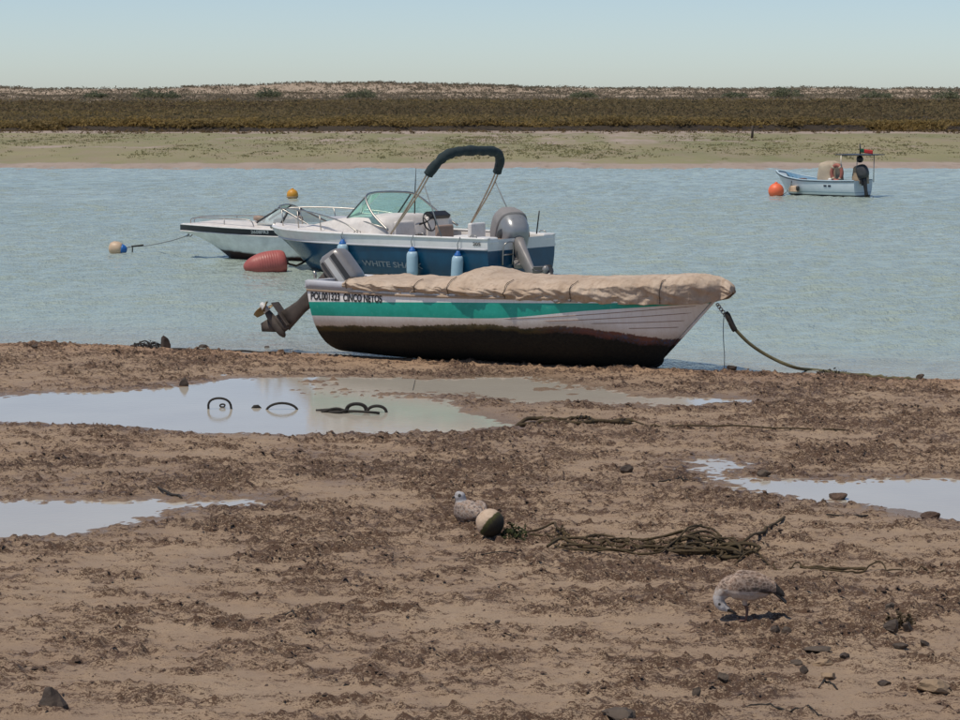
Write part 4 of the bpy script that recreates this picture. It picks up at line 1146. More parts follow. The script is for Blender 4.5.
MB().tube([(4.5, .04, .5), (4.58, 0, .42), (4.5, -.04, .42), (4.44, 0, .47)], .014, 6).build('bow_eye', MT['steel'], rider)
text_on(RH, '2608FR3', 3.02, .548, .065, 1, MT['letter_white'], rider, length=.37, bold=.02, name='registration_lettering', off=.012)
MB().tube(smooth_path([(2.9, .2, .78), (3.0, .25, .82), (3.1, .15, .81), (3.05, .05, .79)], 4), .05, 8).build('deck_bundle', MT['seat_tan'], rider)

# ------------------------------------------------------------------ 4. small pale blue boat far out
AH = Hull(3.35, [0, .3, .55, .75, .88, .96, 1], [.58, .66, .68, .6, .42, .2, .04],
          [.52, .50, .51, .58, .67, .75, .78], [.55, .62, .6, .45, .26, .1, .02], [.06, .06, .07, .1, .16, .24, .3], [-.15, -.15, -.15, -.1, -.02, .08, .2], .4, 5)
t_ = NT('pale_blue_hull'); v_ = t_.coord(); zz_ = t_.attr('zz'); n_ = t_.noise(5, 5, .6, v_)
c_ = t_.mix(t_.rng(n_, .4, .7), (.64, .72, .76), (.56, .65, .70)); c_ = t_.mix(t_.rng(zz_, .05, .04), c_, (.03, .035, .04)); c_ = t_.mix(t_.rng(t_.math('ABSOLUTE', t_.math('SUBTRACT', zz_, .13)), .012, .008), c_, (.2, .32, .4)); t_.set(c_, .4); MT['pale_hull'] = t_.m
PS3 = math.radians(40)
fo = at_z(863, 196.5, 0)
skiff = empty('small_fishing_boat', fo, (0, 0, math.pi - PS3), 'small pale blue open fishing boat with canvas bundles moored far out at right', 'boat', 'boats moored and beached along the channel')
AH.mesh(60, 24, {'zz': lambda p: p.z}).build('hull', MT['pale_hull'], skiff)
tb = AH.transom(); tb.attr = {'zz': [p[2] for p in tb.v]}; tb.build('transom', MT['pale_hull'], skiff)
for sd_ in (-1, 1): AH.rail(.05, .03, 0, .995, dy=.015, side=(sd_,)).build('gunwale', MT['lightblue'], skiff)
for sd_ in (-1, 1): AH.rail(.015, .02, 0, .99, dz=-.035, dy=.02, side=(sd_,)).build('rub_rail', MT['navy'], skiff)
mb = MB(); rows = []
for t in np.linspace(.0, .95, 24):
    g = AH.gun(t, 1); kx = .42 * t ** 5; zf = .2 + .3 * t ** 3
    rows.append([(g.x * .985 + .01 - kx * f, s * g.y * k, z) for s, k, z, f in ((-1, .95, g.z, 0), (-1, .8, zf, 1), (0, 1, zf - .02, 1), (1, .8, zf, 1), (1, .95, g.z, 0))])
mb.quad_grid(rows, cap0=True).build('inner_hull', MT['blue_inside'], skiff, smooth=False)
MB().box((2.6, 0, .47), (.16, .42, .015)).build('thwart', MT['lightblue'], skiff, bevel=.005, smooth=False)
MB().box((2.05, 0, .42), (.12, .56, .015)).build('thwart', MT['lightblue'], skiff, bevel=.005, smooth=False)
def bundle(c, hx, hy, h, seed, lean=0):
    mb = MB(); rows = []
    for z in np.linspace(0, 1, 16):
        k = (1 - .22 * z) * (1 if z < .85 else math.sqrt(max(.02, 1 - ((z - .85) / .16) ** 2)))
        row = []
        for a in np.linspace(0, 2 * math.pi, 37)[:-1]:
            f = 1 + .07 * math.sin(a * 7 + seed + z * 3) * (1 - z * .5) + .1 * mnoise.noise(Vector((math.cos(a) * 2, math.sin(a) * 2, z * 3 + seed)))
            cc, ss = math.cos(a), math.sin(a)
            row.append((c[0] + lean * z + hx * k * f * math.copysign(abs(cc) ** .6, cc), c[1] + hy * k * f * math.copysign(abs(ss) ** .6, ss), c[2] + h * z))
        rows.append(row)
    return mb.quad_grid(rows, closed_u=True, cap0=True, cap1=True)
bundle((1.25, .0, .22), .4, .42, .92, 1).build('console_cover', MT['beige_canvas'], skiff)
MB().box((1.24, .02, .4), (.3, .33, .13)).build('console_base', MT['brown_canvas'], skiff, bevel=.04, smooth=False)
bundle((.1, .02, .42), .25, .25, .6, 4).build('motor_cover', MT['brown_canvas'], skiff)
outboard(skiff, Vector((-.08, .2, .5)), R(12), .62, [MT['motor_dark'], MT['motor_dark'], MT['black_plastic'], MT['black_plastic'], MT['black_plastic']], yaw=R(-6))
cf = MB()
for x, y in ((.55, .5), (.55, -.5), (-.08, -.52)): cf.tube([(x, y, .45), (x, y, 1.33)], .014, 6)
cf.tube([(.55, .5, 1.33), (.55, -.5, 1.33)], .014, 6).tube([(-.08, -.52, 1.33), (.55, -.5, 1.33)], .014, 6)
cf.build('canopy_frame', MT['steel'], skiff)
MB().box((.2, -.1, 1.36), (.6, .58, .015)).build('canopy_top', MT['motor_dark'], skiff, bevel=.005, smooth=False)
MB().lathe([(.05, 1.1), (.1, 1.14), (.12, 1.22), (.08, 1.3), (.03, 1.345)], 14, Matrix.Translation((.2, -.1, 0))).build('hanging_lantern', MT['black_plastic'], skiff)
fs = MB().tube([(.2, -.12, 1.37), (.22, -.12, 1.72)], .022, 6).build('flag_staff', MT['black_plastic'], skiff)
for nm_, x0, x1, m_ in (('flag_green_field', .2, .06, MT['flag_green']), ('flag_red_field', .06, -.24, MT['flag_red'])):
    rows = [[(x0 + (x1 - x0) * k, -.14 + .03 * math.sin(k * 4 + x0 * 9), 1.56 - .13 * j / 4 - .12 * abs(x0 + (x1 - x0) * k - .2)) for k in np.linspace(0, 1, 8)] for j in range(5)]
    o = MB().quad_grid(rows).build(nm_, m_, fs); o.modifiers.new('thick', 'SOLIDIFY').thickness = .004
bundle((1.02, .36, .42), .09, .09, .17, 9).build('white_bag', MT['gel_white'], skiff)
bundle((2.2, .2, .4), .16, .14, .16, 11).build('net_pile', M('net_pile_brown', (.12, .06, .05), .9, var=.5, scale=15), skiff)
for k in range(2):
    p, nr = AH.solve(1.05 - k * .16, .34, 1)
    MB().box((p.x, p.y + .004, p.z), (.055, .004, .03)).build('hull_mark', MT['navy'], skiff, smooth=False)
fm = Matrix.Translation(fo) @ Matrix.Rotation(math.pi - PS3, 4, 'Z')
lb = empty('lifebuoy', fm @ Vector((.72, .47, .46)), (R(0), 0, math.pi - PS3), 'faded orange lifebuoy ring upright on the small blue boat', 'lifebuoy')
ringp = [(.19 * math.cos(a), 0, .3 + .26 * math.sin(a)) for a in np.linspace(0, 2 * math.pi, 37)[:-1]]
ring = MB().tube(ringp, .062, 10, closed=True).build('ring', MT['ring_orange'], lb)
for a in (.8, 2.35, 3.9, 5.5):
    pts = [(.19 * math.cos(a + d), 0, .3 + .26 * math.sin(a + d)) for d in (-.13, 0, .13)]
    MB().tube(pts, .065, 10).build('reflective_band', MT['beige_canvas'], ring)
p, nr = AH.solve(2.25, .25, 1)
fd = empty('hull_fender', fm @ Vector((p.x, p.y + .1, .12)), (0, 0, math.pi - PS3), 'tan fender bundle hanging on the small blue boat side near its bow', 'fender')
bundle((0, 0, 0), .17, .1, .2, 13).build('fender_body', MT['cream_buoy'], fd)
MB().tube([(.1, 0, .15), (.13, -.05, .3), (.1, -.1, .5)], .01, 5).build('fender_line', MT['dark_rope'], fd)
MB().lathe([(.03, -.02), (.06, .02), (.06, .1), (.03, .14)], 10, Matrix.Translation((-.16, .02, .05))).build('fender_end', MT['dark_rubber'], fd)

# ------------------------------------------------------------------ 5. buoys on the water
def water_buoy(name, px, py, lab, cat='buoy'):
    p = at_z(px, py, 0); return empty(name, (p.x, p.y, 0), label=lab, cat=cat, group='buoys floating on the channel')
b = water_buoy('ball_buoy', 776, 195.5, 'round orange red buoy floating off the small blue boat bow')
MB().lathe([(.26 * math.sin(a), .15 - .26 * math.cos(a)) for a in np.linspace(.05, math.pi - .05, 16)], 24).build('ball', MT['orange_buoy'], b)
MB().lathe([(.05, .39), (.05, .43), (.03, .45)], 10).build('top_eye', MT['orange_buoy'], b)
MB().tube([(.2, .05, .0), (.35, .1, .1), (.5, .15, .35)], .012, 5).build('line', MT['grey_rope'], b)
b = water_buoy('ball_buoy', 292.5, 198.5, 'yellow ball buoy floating beyond the bowrider windshield')
MB().lathe([(.185 * math.sin(a), .12 - .185 * math.cos(a)) for a in np.linspace(.05, math.pi - .05, 16)], 24).build('ball', MT['yellow_buoy'], b)
MB().lathe([(.04, .3), (.04, .325), (.02, .33)], 10).build('top_eye', MT['yellow_buoy'], b)
MB().lathe([(.187, .03), (.19, .05), (.189, .07)], 24).build('waterline_band', MT['brown_canvas'], b)
# red ribbed drum buoy lying on its side
p = at_z(268, 271, 0)
b = empty('drum_buoy', (p.x, p.y, 0), (0, R(90 - 6), R(14)), 'large red ribbed drum buoy lying on its side by the blue motorboat bow', 'buoy', 'buoys floating on the channel')
prof = []
zk_ = [-.50, -.47, -.40, -.28, -.12, .05, .25, .34, .39, .41]; rk_ = [.035, .075, .125, .18, .222, .238, .235, .215, .17, .06]
for k in range(69):
    z = -.50 + .91 * k / 68
    rib = .003 * math.sin(z * 2 * math.pi / .052) * float(sstep(-.3, -.2, z) * sstep(.26, .2, z))
    prof.append((float(pchip(zk_, rk_, z)) + rib, z))
xf = Matrix.Translation((-.13, 0, 0))
prof = [(r_ * 1.03, z_ * .9) for r_, z_ in prof]
MB().lathe(prof, 32, xf).build('drum', MT['red_buoy'], b)
MB().lathe([(.045, .355), (.06, .38), (.05, .4)], 12, xf).build('bung', MT['dark_rubber'], b)
MB().tube([(-.1, 0, .38), (-.03, .02, .55), (-.06, .1, .68), (-.12, .25, .85)], .022, 7).build('line', MT['dark_rope'], b)
# cream float with a blue end and its line to the bowrider
p = at_z(118, 252.5, 0)
b = empty('float_buoy', (p.x, p.y, 0), (0, R(90 + 8), R(-6)), 'cream float with a blue end, moored left of the speedboat', 'buoy', 'buoys floating on the channel')
xf = Matrix.Translation((-.08, 0, 0))
MB().lathe([(.05, -.2), (.11, -.175), (.145, -.11), (.15, -.02), (.135, .04), (.11, .08)], 22, xf).build('float_body', MT['cream_buoy'], b)
MB().lathe([(.112, .078), (.1, .11), (.075, .15), (.05, .175), (.02, .185)], 18, xf).build('float_end', MT['blue_end'], b)
e0 = at_z(126, 248, .08); e1 = at_z(132, 246.5, .1); nose = Matrix.Translation(ro) @ Matrix.Rotation(math.pi - PS2, 4, 'Z') @ Vector((4.52, 0, .45))
ml = empty('speedboat_mooring_line', (e1.x, e1.y, 0), label='thin grey line running from the cream float up to the speedboat bow', cat='rope')
bl = Vector((e1.x, e1.y, 0))
mid = (e1 + nose) / 2 + Vector((0, 0, -.05))
MB().tube([Vector(q) - bl for q in smooth_path([e0, e1, e1.lerp(nose, .25) + Vector((0, 0, -.045)), mid, e1.lerp(nose, .75) + Vector((0, 0, -.04)), nose], 5)], .011, 6).build('line', MT['grey_rope'], ml)
MB().tube([Vector(q) - bl for q in (e1, e1.lerp(nose, .2) + Vector((0, 0, -.02)))], .018, 6).build('weedy_section', MT['dark_rope'], ml)
MB().tube([Vector((0, 0, .12)), Vector((.01, 0, .05)), Vector((0, 0, -.1))], .014, 6).build('hanging_end', MT['dark_rope'], ml)

# ------------------------------------------------------------------ 6. gulls
def ellipse_ring(c, tdir, up, ru, rs, n=16):
    tdir = tdir.normalized(); sd_ = tdir.cross(up).normalized(); u = sd_.cross(tdir).normalized()
    return [c + sd_ * (rs * math.cos(a)) + u * (ru * math.sin(a)) for a in np.linspace(0, 2 * math.pi, n + 1)[:-1]]
def loft_path(mb, st, up=Vector((0, 0, 1)), n=16):
    P_ = [Vector(s[0]) for s in st]; rows = []
    for i, s in enumerate(st):
        t = P_[min(i + 1, len(P_) - 1)] - P_[max(0, i - 1)]
        rows.append(ellipse_ring(P_[i], t, up, s[1], s[2], n))
    mb.quad_grid(rows, closed_u=True, cap0=True, cap1=True)
def dens(st, k=5):
    out = []
    P_ = smooth_path([s[0] for s in st], k)
    for i, p in enumerate(P_):
        f = i / k; a = min(int(f), len(st) - 1); b_ = min(a + 1, len(st) - 1); q = f - a; q = q * q * (3 - 2 * q)
        out.append((p, st[a][1] * (1 - q) + st[b_][1] * q, st[a][2] * (1 - q) + st[b_][2] * q))
    return out
def gull_mat():
    t = NT('gull_plumage'); c = t.n.new('ShaderNodeAttribute'); c.attribute_name = 'col'
    v = t.coord(); n = t.noise(90, 4, .6, v)
    cc = t.mix(t.rng(n, .3, .7, 0, .25), c.outputs['Color'], (.1, .08, .06))
    return t.set(cc, .8, 0, t.bump(n, .4, .006))
MT['gull'] = gull_mat()
def gull(name, loc, rz, label, shells, colour, voxel=.0036):
    mb = MB()
    shells(mb)
    me = bpy.data.meshes.new(name); me.from_pydata(mb.v, [], mb.f); me.update()
    tmp = bpy.data.objects.new('tmp', me); COL.objects.link(tmp)
    bm = bmesh.new(); bm.from_mesh(me); bmesh.ops.recalc_face_normals(bm, faces=bm.faces); bm.to_mesh(me); bm.free()
    md = tmp.modifiers.new('r', 'REMESH'); md.mode = 'VOXEL'; md.voxel_size = voxel
    sm = tmp.modifiers.new('s', 'SMOOTH'); sm.iterations = 3; sm.factor = .5
    dg = bpy.context.evaluated_depsgraph_get(); dg.update()
    out = bpy.data.meshes.new_from_object(tmp.evaluated_get(dg)); bpy.data.objects.remove(tmp)
    out.name = name
    ca = out.color_attributes.new('col', 'FLOAT_COLOR', 'POINT')
    arr = np.ones((len(out.vertices), 4), np.float32)
    for i, v in enumerate(out.vertices): arr[i, :3] = colour(v.co, v.normal)
    ca.data.foreach_set('color', arr.ravel())
    o = add_obj(name, out, MT['gull'])
    o.location = loc; o.rotation_euler = (0, 0, rz)
    return tag(o, label, 'gull', 'gulls on the mud')
def mixc(a, b, f): f = max(0., min(1., float(f))); return tuple(x * (1 - f) + y * f for x, y in zip(a, b))
WHT, TAN, DRK, PALE, BLK = (.52, .48, .45), (.3, .2, .14), (.055, .042, .036), (.5, .4, .33), (.015, .013, .013)
# standing gull, bent over preening; local x = forward (head), it faces left in the picture
def stand_shells(mb):
    body = [((-.17, 0, .205), .012, .016), ((-.14, 0, .21), .035, .04), ((-.08, 0, .205), .066, .066), ((-.01, 0, .2), .088, .082), ((.06, 0, .205), .088, .082), ((.115, 0, .2), .07, .068), ((.15, 0, .175), .052, .05), ((.172, .004, .14), .04, .038), ((.172, .008, .108), .036, .034), ((.152, .012, .083), .033, .03), ((.125, .015, .07), .021, .018), ((.104, .017, .062), .012, .010), ((.078, .02, .05), .008, .007), ((.066, .02, .043), .004, .004)]
    loft_path(mb, dens(body, 4), Vector((0, 1, .02)))
    for s in (-1, 1):
        wing = [((.1, s * .062, .235), .02, .012), ((.05, s * .08, .24), .055, .014), ((-.03, s * .077, .235), .055, .014), ((-.1, s * .06, .225), .042, .012), ((-.15, s * .04, .205), .026, .009), ((-.19, s * .03, .18), .014, .008), ((-.215, s * .026, .16), .006, .006)]
        loft_path(mb, dens(wing, 4), Vector((0, 0, 1)), 12)
    tail = [((-.13, 0, .2), .014, .04), ((-.18, 0, .16), .010, .042), ((-.225, 0, .118), .008, .038)]
    loft_path(mb, dens(tail, 4), Vector((.6, 0, .8)), 12)
    for s in (-1, 1):
        leg = [((.02, s * .026, .15), .03, .026), ((.02, s * .024, .11), .016, .015), ((.01, s * .02, .08), .0085, .0085), ((.006, s * .02, .055), .009, .009), ((.012, s * .02, .012), .0075, .0075), ((.018, s * .02, .004), .01, .012)]
        loft_path(mb, dens(leg, 3), Vector((0, 1, 0)), 10)
        for ty in (-.02, 0, .02):
            loft_path(mb, [((.012, s * .02, .007), .006, .006), ((.05, s * .02 + ty, .005), .0045, .006), ((.06, s * .02 + ty, .004), .003, .003)], Vector((0, 0, 1)), 8)
def stand_col(p, nrm):
    x, y, z = p
    nz = mnoise.noise(Vector(p) * 38); n2 = mnoise.noise(Vector(p) * 95)
    if z < .1 and x < .055: return (.14, .075, .06)
    if z < .075 and x < .122: return BLK
    if x > .09 and z < .155:
        if (Vector((x, 0, z)) - Vector((.17, 0, .104))).length < .0085 and abs(y - .008) > .02: return BLK
        return mixc((.55, .53, .53), (.4, .36, .34), nz + .1)
    if x > .12 and z < .2: return mixc((.5, .44, .4), TAN, .2 + nz)
    c = mixc((.6, .5, .43), PALE, .4 + nz)
    up = z - (.2 + .35 * min(0, x + .06))
    if up > -.005:
        d_, _ = mnoise.voronoi(Vector((x * 34, y * 40, z * 52)))
        c = mixc((.30, .2, .145), (.13, .09, .07), .45 + 1.2 * nz)
        c = mixc((.52, .4, .32), c, (d_[1] - d_[0]) * 4.5 + .1)
        c = mixc(c, DRK, sstep(.03, -.03, x) * sstep(.026, .012, up) * (.9 + nz))
    if x < -.165: c = BLK
    return c
p = on_ground(748, 622)
gull('gull', (p.x - .0, p.y, p.z), math.pi - R(8), 'mottled brown gull standing bent over, preening, on the mud at lower right', stand_shells, stand_col)
# resting gull, seen from behind, head turned to the left
def sit_shells(mb):
    body = [((-.2, 0, .1), .012, .03), ((-.15, 0, .1), .04, .06), ((-.07, 0, .095), .075, .088), ((.02, 0, .095), .09, .096), ((.09, 0, .1), .085, .085), ((.13, 0, .14), .055, .052), ((.14, .004, .175), .042, .04), ((.142, .012, .205), .041, .04), ((.145, .02, .225), .03, .03), ((.146, .022, .24), .01, .01)]
    loft_path(mb, dens(body, 4), Vector((0, 1, .02)))
    bill = [((.145, .03, .203), .016, .016), ((.15, .055, .197), .011, .009), ((.153, .072, .191), .006, .005)]
    loft_path(mb, dens(bill, 3), Vector((0, 0, 1)), 10)
    for s in (-1, 1):
        wing = [((.09, s * .07, .12), .03, .02), ((.02, s * .092, .125), .06, .022), ((-.06, s * .085, .12), .06, .02), ((-.13, s * .06, .115), .042, .016), ((-.19, s * .035, .112), .024, .012), ((-.25, s * .012, .112), .01, .01), ((-.28, s * .004, .11), .004, .004)]
        loft_path(mb, dens(wing, 4), Vector((0, 0, 1)), 12)
def sit_col(p, nrm):
    x, y, z = p
    nz = mnoise.noise(Vector(p) * 34); n2 = mnoise.noise(Vector(p) * 85)
    if y > .055 and z > .17 and x > .1: return BLK
    if z > .165 and x > .095:
        if (Vector(p) - Vector((.112, .03, .212))).length < .013: return (.03, .03, .03)
        return mixc((.46, .45, .46), (.36, .33, .32), .2 + nz)
    if x > .11: return mixc(WHT, (.4, .36, .33), .3 + nz)
    d_, _ = mnoise.voronoi(Vector((x * 32, y * 40, z * 48)))
    c = mixc((.36, .25, .185), (.14, .105, .09), .4 + 1.4 * nz)
    c = mixc((.46, .39, .34), c, (d_[1] - d_[0]) * 4.0 + .1)
    if z < .075: c = mixc(c, (.13, .075, .05), .6 + nz)
    if x < -.2: c = DRK
    return c
p = on_ground(470, 524)
gull('gull', (p.x, p.y + .05, p.z - .012), R(118), 'pale mottled gull resting on the mud beside the round weedy buoy', sit_shells, sit_col)

# ------------------------------------------------------------------ 7. weedy mooring ball and the tangle of rope
def mooring_mat():
    t = NT('weedy_ball'); v = t.coord(); n = t.noise(16, 5, .7, v); n2 = t.noise(60, 4, .7, v)
    a = t.attr('weedy')
    e = t.math('ADD', a, t.math('MULTIPLY', t.math('SUBTRACT', n, .5), .35))
    cream = t.mix(t.rng(n, .4, .7), (.6, .46, .34), (.44, .31, .21))
    c = t.mix(t.rng(e, .02, .12), cream, t.mix(t.rng(n2, .35, .65), (.065, .07, .012), (.035, .03, .01)))
    c = t.mix(t.rng(e, .25, .5), c, (.02, .016, .009))
    return t.set(c, .8, 0, t.bump(n2, .6, .01))
p = on_ground(490, 541)
ball = empty('mooring_ball', (p.x, p.y, p.z - .012), label='round mooring ball, cream on one side and green with weed on the other', cat='buoy')
mb = MB().lathe([(.101 * math.sin(a), .1 - .101 * math.cos(a)) for a in np.linspace(.04, math.pi - .04, 22)], 30)
mb.v = [tuple(Vector(q) + (Vector(q) - Vector((0, 0, .1))).normalized() * .003 * mnoise.noise(Vector(q) * 20)) for q in mb.v]
wd = Vector((.62, -.25, -.5)).normalized()
mb.attr['weedy'] = [(Vector(q) - Vector((0, 0, .1))).dot(wd) / .1 + .12 for q in mb.v]
mb.build('ball', mooring_mat(), ball)
rgr = random.Random(4)
# rope: strands and tangle
tb0 = on_ground(700, 552)
rope = empty('tangled_mooring_rope', tb0, label='long weedy mooring rope stretched from the round ball into a tangle', cat='rope')
def gpath(pxs, lift=.014):
    out = []
    for q in pxs:
        g = on_ground(q[0], q[1]); l = q[2] if len(q) > 2 else lift
        out.append(Vector((g.x, g.y, g.z + l)))
    return out
def add_rope(pts, rad, mat, parent, origin, name='strand', seed=0, ja=.012, nn=6):
    pp = lay(jit(smooth_path(pts, 7), ja, 6, seed), rad)
    rv = [rad * (1 + .35 * mnoise.noise(q * 9)) for q in pp]
    return MB().tube([q - origin for q in pp], rv, nn).build(name, mat, parent)
strands = [
    [(503, 537), (530, 540), (560, 543), (590, 545), (630, 547), (660, 546), (690, 543, .05)],
    [(515, 538), (540, 536, .03), (556, 534, .05), (562, 539), (600, 544), (640, 543), (676, 540, .04), (700, 537, .08)],
    [(552, 546), (580, 544, .03), (610, 548), (640, 550), (668, 550), (690, 545, .04), (712, 541, .07), (722, 547, .04)],
    [(556, 553), (585, 556), (620, 556), (655, 556), (672, 550, .04), (690, 544, .08), (705, 540, .09), (722, 544, .05)],
    [(560, 551), (590, 552, .03), (618, 553), (650, 551), (680, 552), (700, 556)],
    [(548, 552), (562, 547, .04), (580, 550, .03), (598, 555), (625, 555)],
    [(600, 544), (628, 541, .025), (655, 542), (684, 541, .03), (706, 546)],
    [(586, 541), (604, 538, .02), (622, 543), (650, 545), (670, 548)],
]
for i, st in enumerate(strands): add_rope(gpath(st), .0075 + .003 * (i % 3) / 2, MT['weed_rope'], rope, tb0, 'strand', i, .022)
for i in range(24):
    cx = rgr.uniform(684, 742); cy = rgr.uniform(548, 560); g = on_ground(cx, cy)
    rx, ry = rgr.uniform(.04, .13), rgr.uniform(.03, .08); k0 = rgr.uniform(0, 6); tlt = rgr.uniform(-.9, .9)
    hc = (.02 + .08 * rgr.random()) * max(.3, 1 - abs(cx - 706) / 55)
    pts = []
    for k in range(9):
        a = k0 + k * .78; r_ = 1 + .3 * rgr.random()
        pts.append(Vector((g.x + rx * r_ * math.cos(a), g.y + ry * 1.6 * r_ * math.sin(a), g.z + max(.012, hc + tlt * .07 * math.sin(a + .7)))))
    pp = lay(jit(smooth_path(pts, 5), .02, 8, i), .01)
    MB().tube([q - tb0 for q in pp], rgr.uniform(.006, .012), 6).build('coil', MT['weed_rope'], rope)
add_rope(gpath([(738, 548, .03), (752, 543, .04), (762, 536, .03), (772, 529, .01), (785, 520, .004)]), .011, MT['weed_rope'], rope, tb0, 'strand', 31)
# weed clinging to the rope beside the ball
def weed_tuft(parent, origin, px0, px1, py, h, name, mat, n=200, seed=1, wd_=.05):
    rr = random.Random(seed); mb = MB()
    for i in range(n):
        f = rr.random(); g = on_ground(px0 + (px1 - px0) * f, py + rr.uniform(-2, 2))
        hh = h * (math.sin(math.pi * (.1 + .8 * f)) * (.4 + .6 * rr.random()))
        c = Vector((g.x, g.y + rr.uniform(-wd_, wd_), g.z + hh * rr.random())) - origin
        s = rr.uniform(.008, .022)
        v = [c + Vector((rr.uniform(-1, 1), rr.uniform(-1, 1), rr.uniform(-1, 1))) * s for _ in range(4)]
        n0 = len(mb.v); mb.v += [tuple(q) for q in v]
        mb.f += [(n0, n0 + 1, n0 + 2), (n0, n0 + 2, n0 + 3), (n0, n0 + 3, n0 + 1), (n0 + 1, n0 + 3, n0 + 2)]; mb.mi += [0] * 4
    return tag(mb.build(name, mat, parent, smooth=False), kind='stuff')
weed_tuft(rope, tb0, 500, 526, 541, .1, 'weed_tuft', MT['weed'], 260, 1)
weed_tuft(rope, tb0, 553, 566, 540, .07, 'weed_tuft', MT['weed_rope'], 60, 2)
weed_tuft(rope, tb0, 565, 690, 548, .03, 'weed_shreds', MT['weed_rope'], 190, 3, .16)
weed_tuft(rope, tb0, 676, 752, 552, .11, 'weed_shreds', MT['weed_rope'], 220, 4, .16)
# thin wiry line to the right of the tangle
wl = on_ground(820, 569)
wire = empty('thin_trailing_line', wl, label='thin dark line with raised loops trailing right of the rope tangle', cat='rope')
def add_thin(pxs, rad=.006, nm='line_section', mat=None, sd_=0): add_rope(gpath(pxs, .006), rad, mat or MT['weed_rope'], wire, wl, nm, 40 + sd_, .004, 5)
add_thin([(734, 564, .004), (745, 563, .02), (757, 562, .035), (770, 565, .01), (778, 568, .004), (790, 568), (795, 567, .03), (800, 566, .03), (805, 568, .003), (820, 570), (845, 571), (862, 570), (870, 569, .035), (880, 568, .055), (885, 570, .03), (885, 572, .003)])
add_thin([(800, 567), (825, 568.5), (850, 567.5), (866, 569)], .012, sd_=2)
add_thin([(884, 571, .003), (900, 572.5), (930, 573.5), (958, 575)], .006, sd_=3)
# taut thin line lying on the mud in the middle
lp = on_ground(570, 424)
mid = empty('muddy_rope_line', lp, label='muddy rope lying straight across the mud at the big puddle right end', cat='rope')
for i, st in enumerate([[(516, 425), (530, 422, .03), (560, 422), (585, 421, .04), (600, 423), (628, 422, .03), (650, 426), (690, 428), (760, 430), (850, 432)], [(520, 427), (545, 426), (580, 426), (600, 424, .03), (632, 424)]]):
    pp = lay(jit(smooth_path(gpath(st, .012), 7), .012, 5, 60 + i), .012)
    MB().tube([q - lp for q in pp], [(.02 if proj(q)[0] < 632 else .008) for q in pp], 6).build('strand', MT['weed_rope'], mid)
weed_tuft(mid, lp, 575, 595, 423, .1, 'weed_knot', MT['dark_weed'], 90, 5, .06)
weed_tuft(mid, lp, 612, 632, 423, .08, 'weed_knot', MT['dark_weed'], 70, 6, .05)
lp2 = on_ground(480, 558)
tag(MB().tube([q - lp2 for q in smooth_path(gpath([(425, 559), (460, 559.5), (500, 559.5), (525, 558)], .003), 5)], .004, 5).build('taut_cord', MT['dark_rope']), 'thin straight cord pressed into the mud below the round ball', 'cord').location = lp2

# ropes standing out of the big puddle
zp = PUD[0][2]
def arch(px0, px1, py, hpx, n=14, skew=0., flat=1.):
    out = []
    a, b = at_z(px0, py, zp), at_z(px1, py, zp)
    for k in range(n + 1):
        th = math.pi * k / n; q = a.lerp(b, .5 - .5 * math.cos(th)); h = hpx / F * q.y * math.sin(th) ** flat
        out.append(Vector((q.x + skew * h, q.y, zp - .015 + h + .0)))
    return [out[0] + Vector((0, 0, -.05))] + out + [out[-1] + Vector((0, 0, -.05))]
def wet_rope(name, px, py, lab, paths, rads):
    o = at_z(px, py, zp); e = empty(name, o, label=lab, cat='rope', group='old ropes standing out of the puddle')
    for pp, r_ in zip(paths, rads): MB().tube([Vector(q) - o for q in pp], r_, 7).build('loop', MT['dark_rope'], e)
    return e
def small_ring(px, py, rad): 
    c = at_z(px, py, zp); return [c + Vector((rad * math.cos(a), .3 * rad * math.sin(a), .02 + rad * .55 * math.sin(a))) for a in np.linspace(0, 6.0, 14)]
wet_rope('rope_loop', 220, 409, 'round rope loop with a small ring inside, farthest left in the big puddle', [arch(208.5, 231.5, 409, 12.5, flat=.55, skew=-.08), small_ring(222.5, 407.5, .026)], [.012, .009])
e = wet_rope('rope_loop', 282, 409, 'low pointed rope loop between two taller ones in the big puddle', [arch(266.5, 297.5, 409.5, 8.0, flat=1.05)], [.013])
wet_rope('rope_bundle', 355, 411, 'rope bundle ending in two upright loops in the big puddle', [arch(346, 367, 411.5, 9.5, flat=.6), arch(347.5, 365.5, 411, 8.2, flat=.6), arch(367, 386.5, 412.5, 8.2, flat=.75),
    jit(smooth_path([at_z(316, 410.5, zp + .004), at_z(330, 409.5, zp + .02), at_z(342, 411, zp + .012), at_z(352, 411.5, zp + .02), at_z(368, 412, zp + .03), at_z(380, 413, zp + .015)], 6), .01, 5, 3),
    jit(smooth_path([at_z(322, 412, zp + .004), at_z(336, 408.5, zp + .045), at_z(346, 411, zp + .02)], 6), .01, 5, 4),
    jit(smooth_path([at_z(326, 411, zp + .01), at_z(338, 412.5, zp + .012), at_z(348, 410, zp + .03)], 6), .01, 5, 5)], [.016, .012, .016, .014, .014, .016])
o = at_z(256, 408, zp)
tag(MB().tube([Vector((-.05, 0, -.01)), Vector((-.015, 0, .014)), Vector((.02, 0, .018)), Vector((.06, 0, -.008))], [.008, .02, .018, .006], 7).build('rope_stub', MT['dark_rope']), 'tiny dark rope stub breaking the puddle surface between two loops', 'rope').location = o

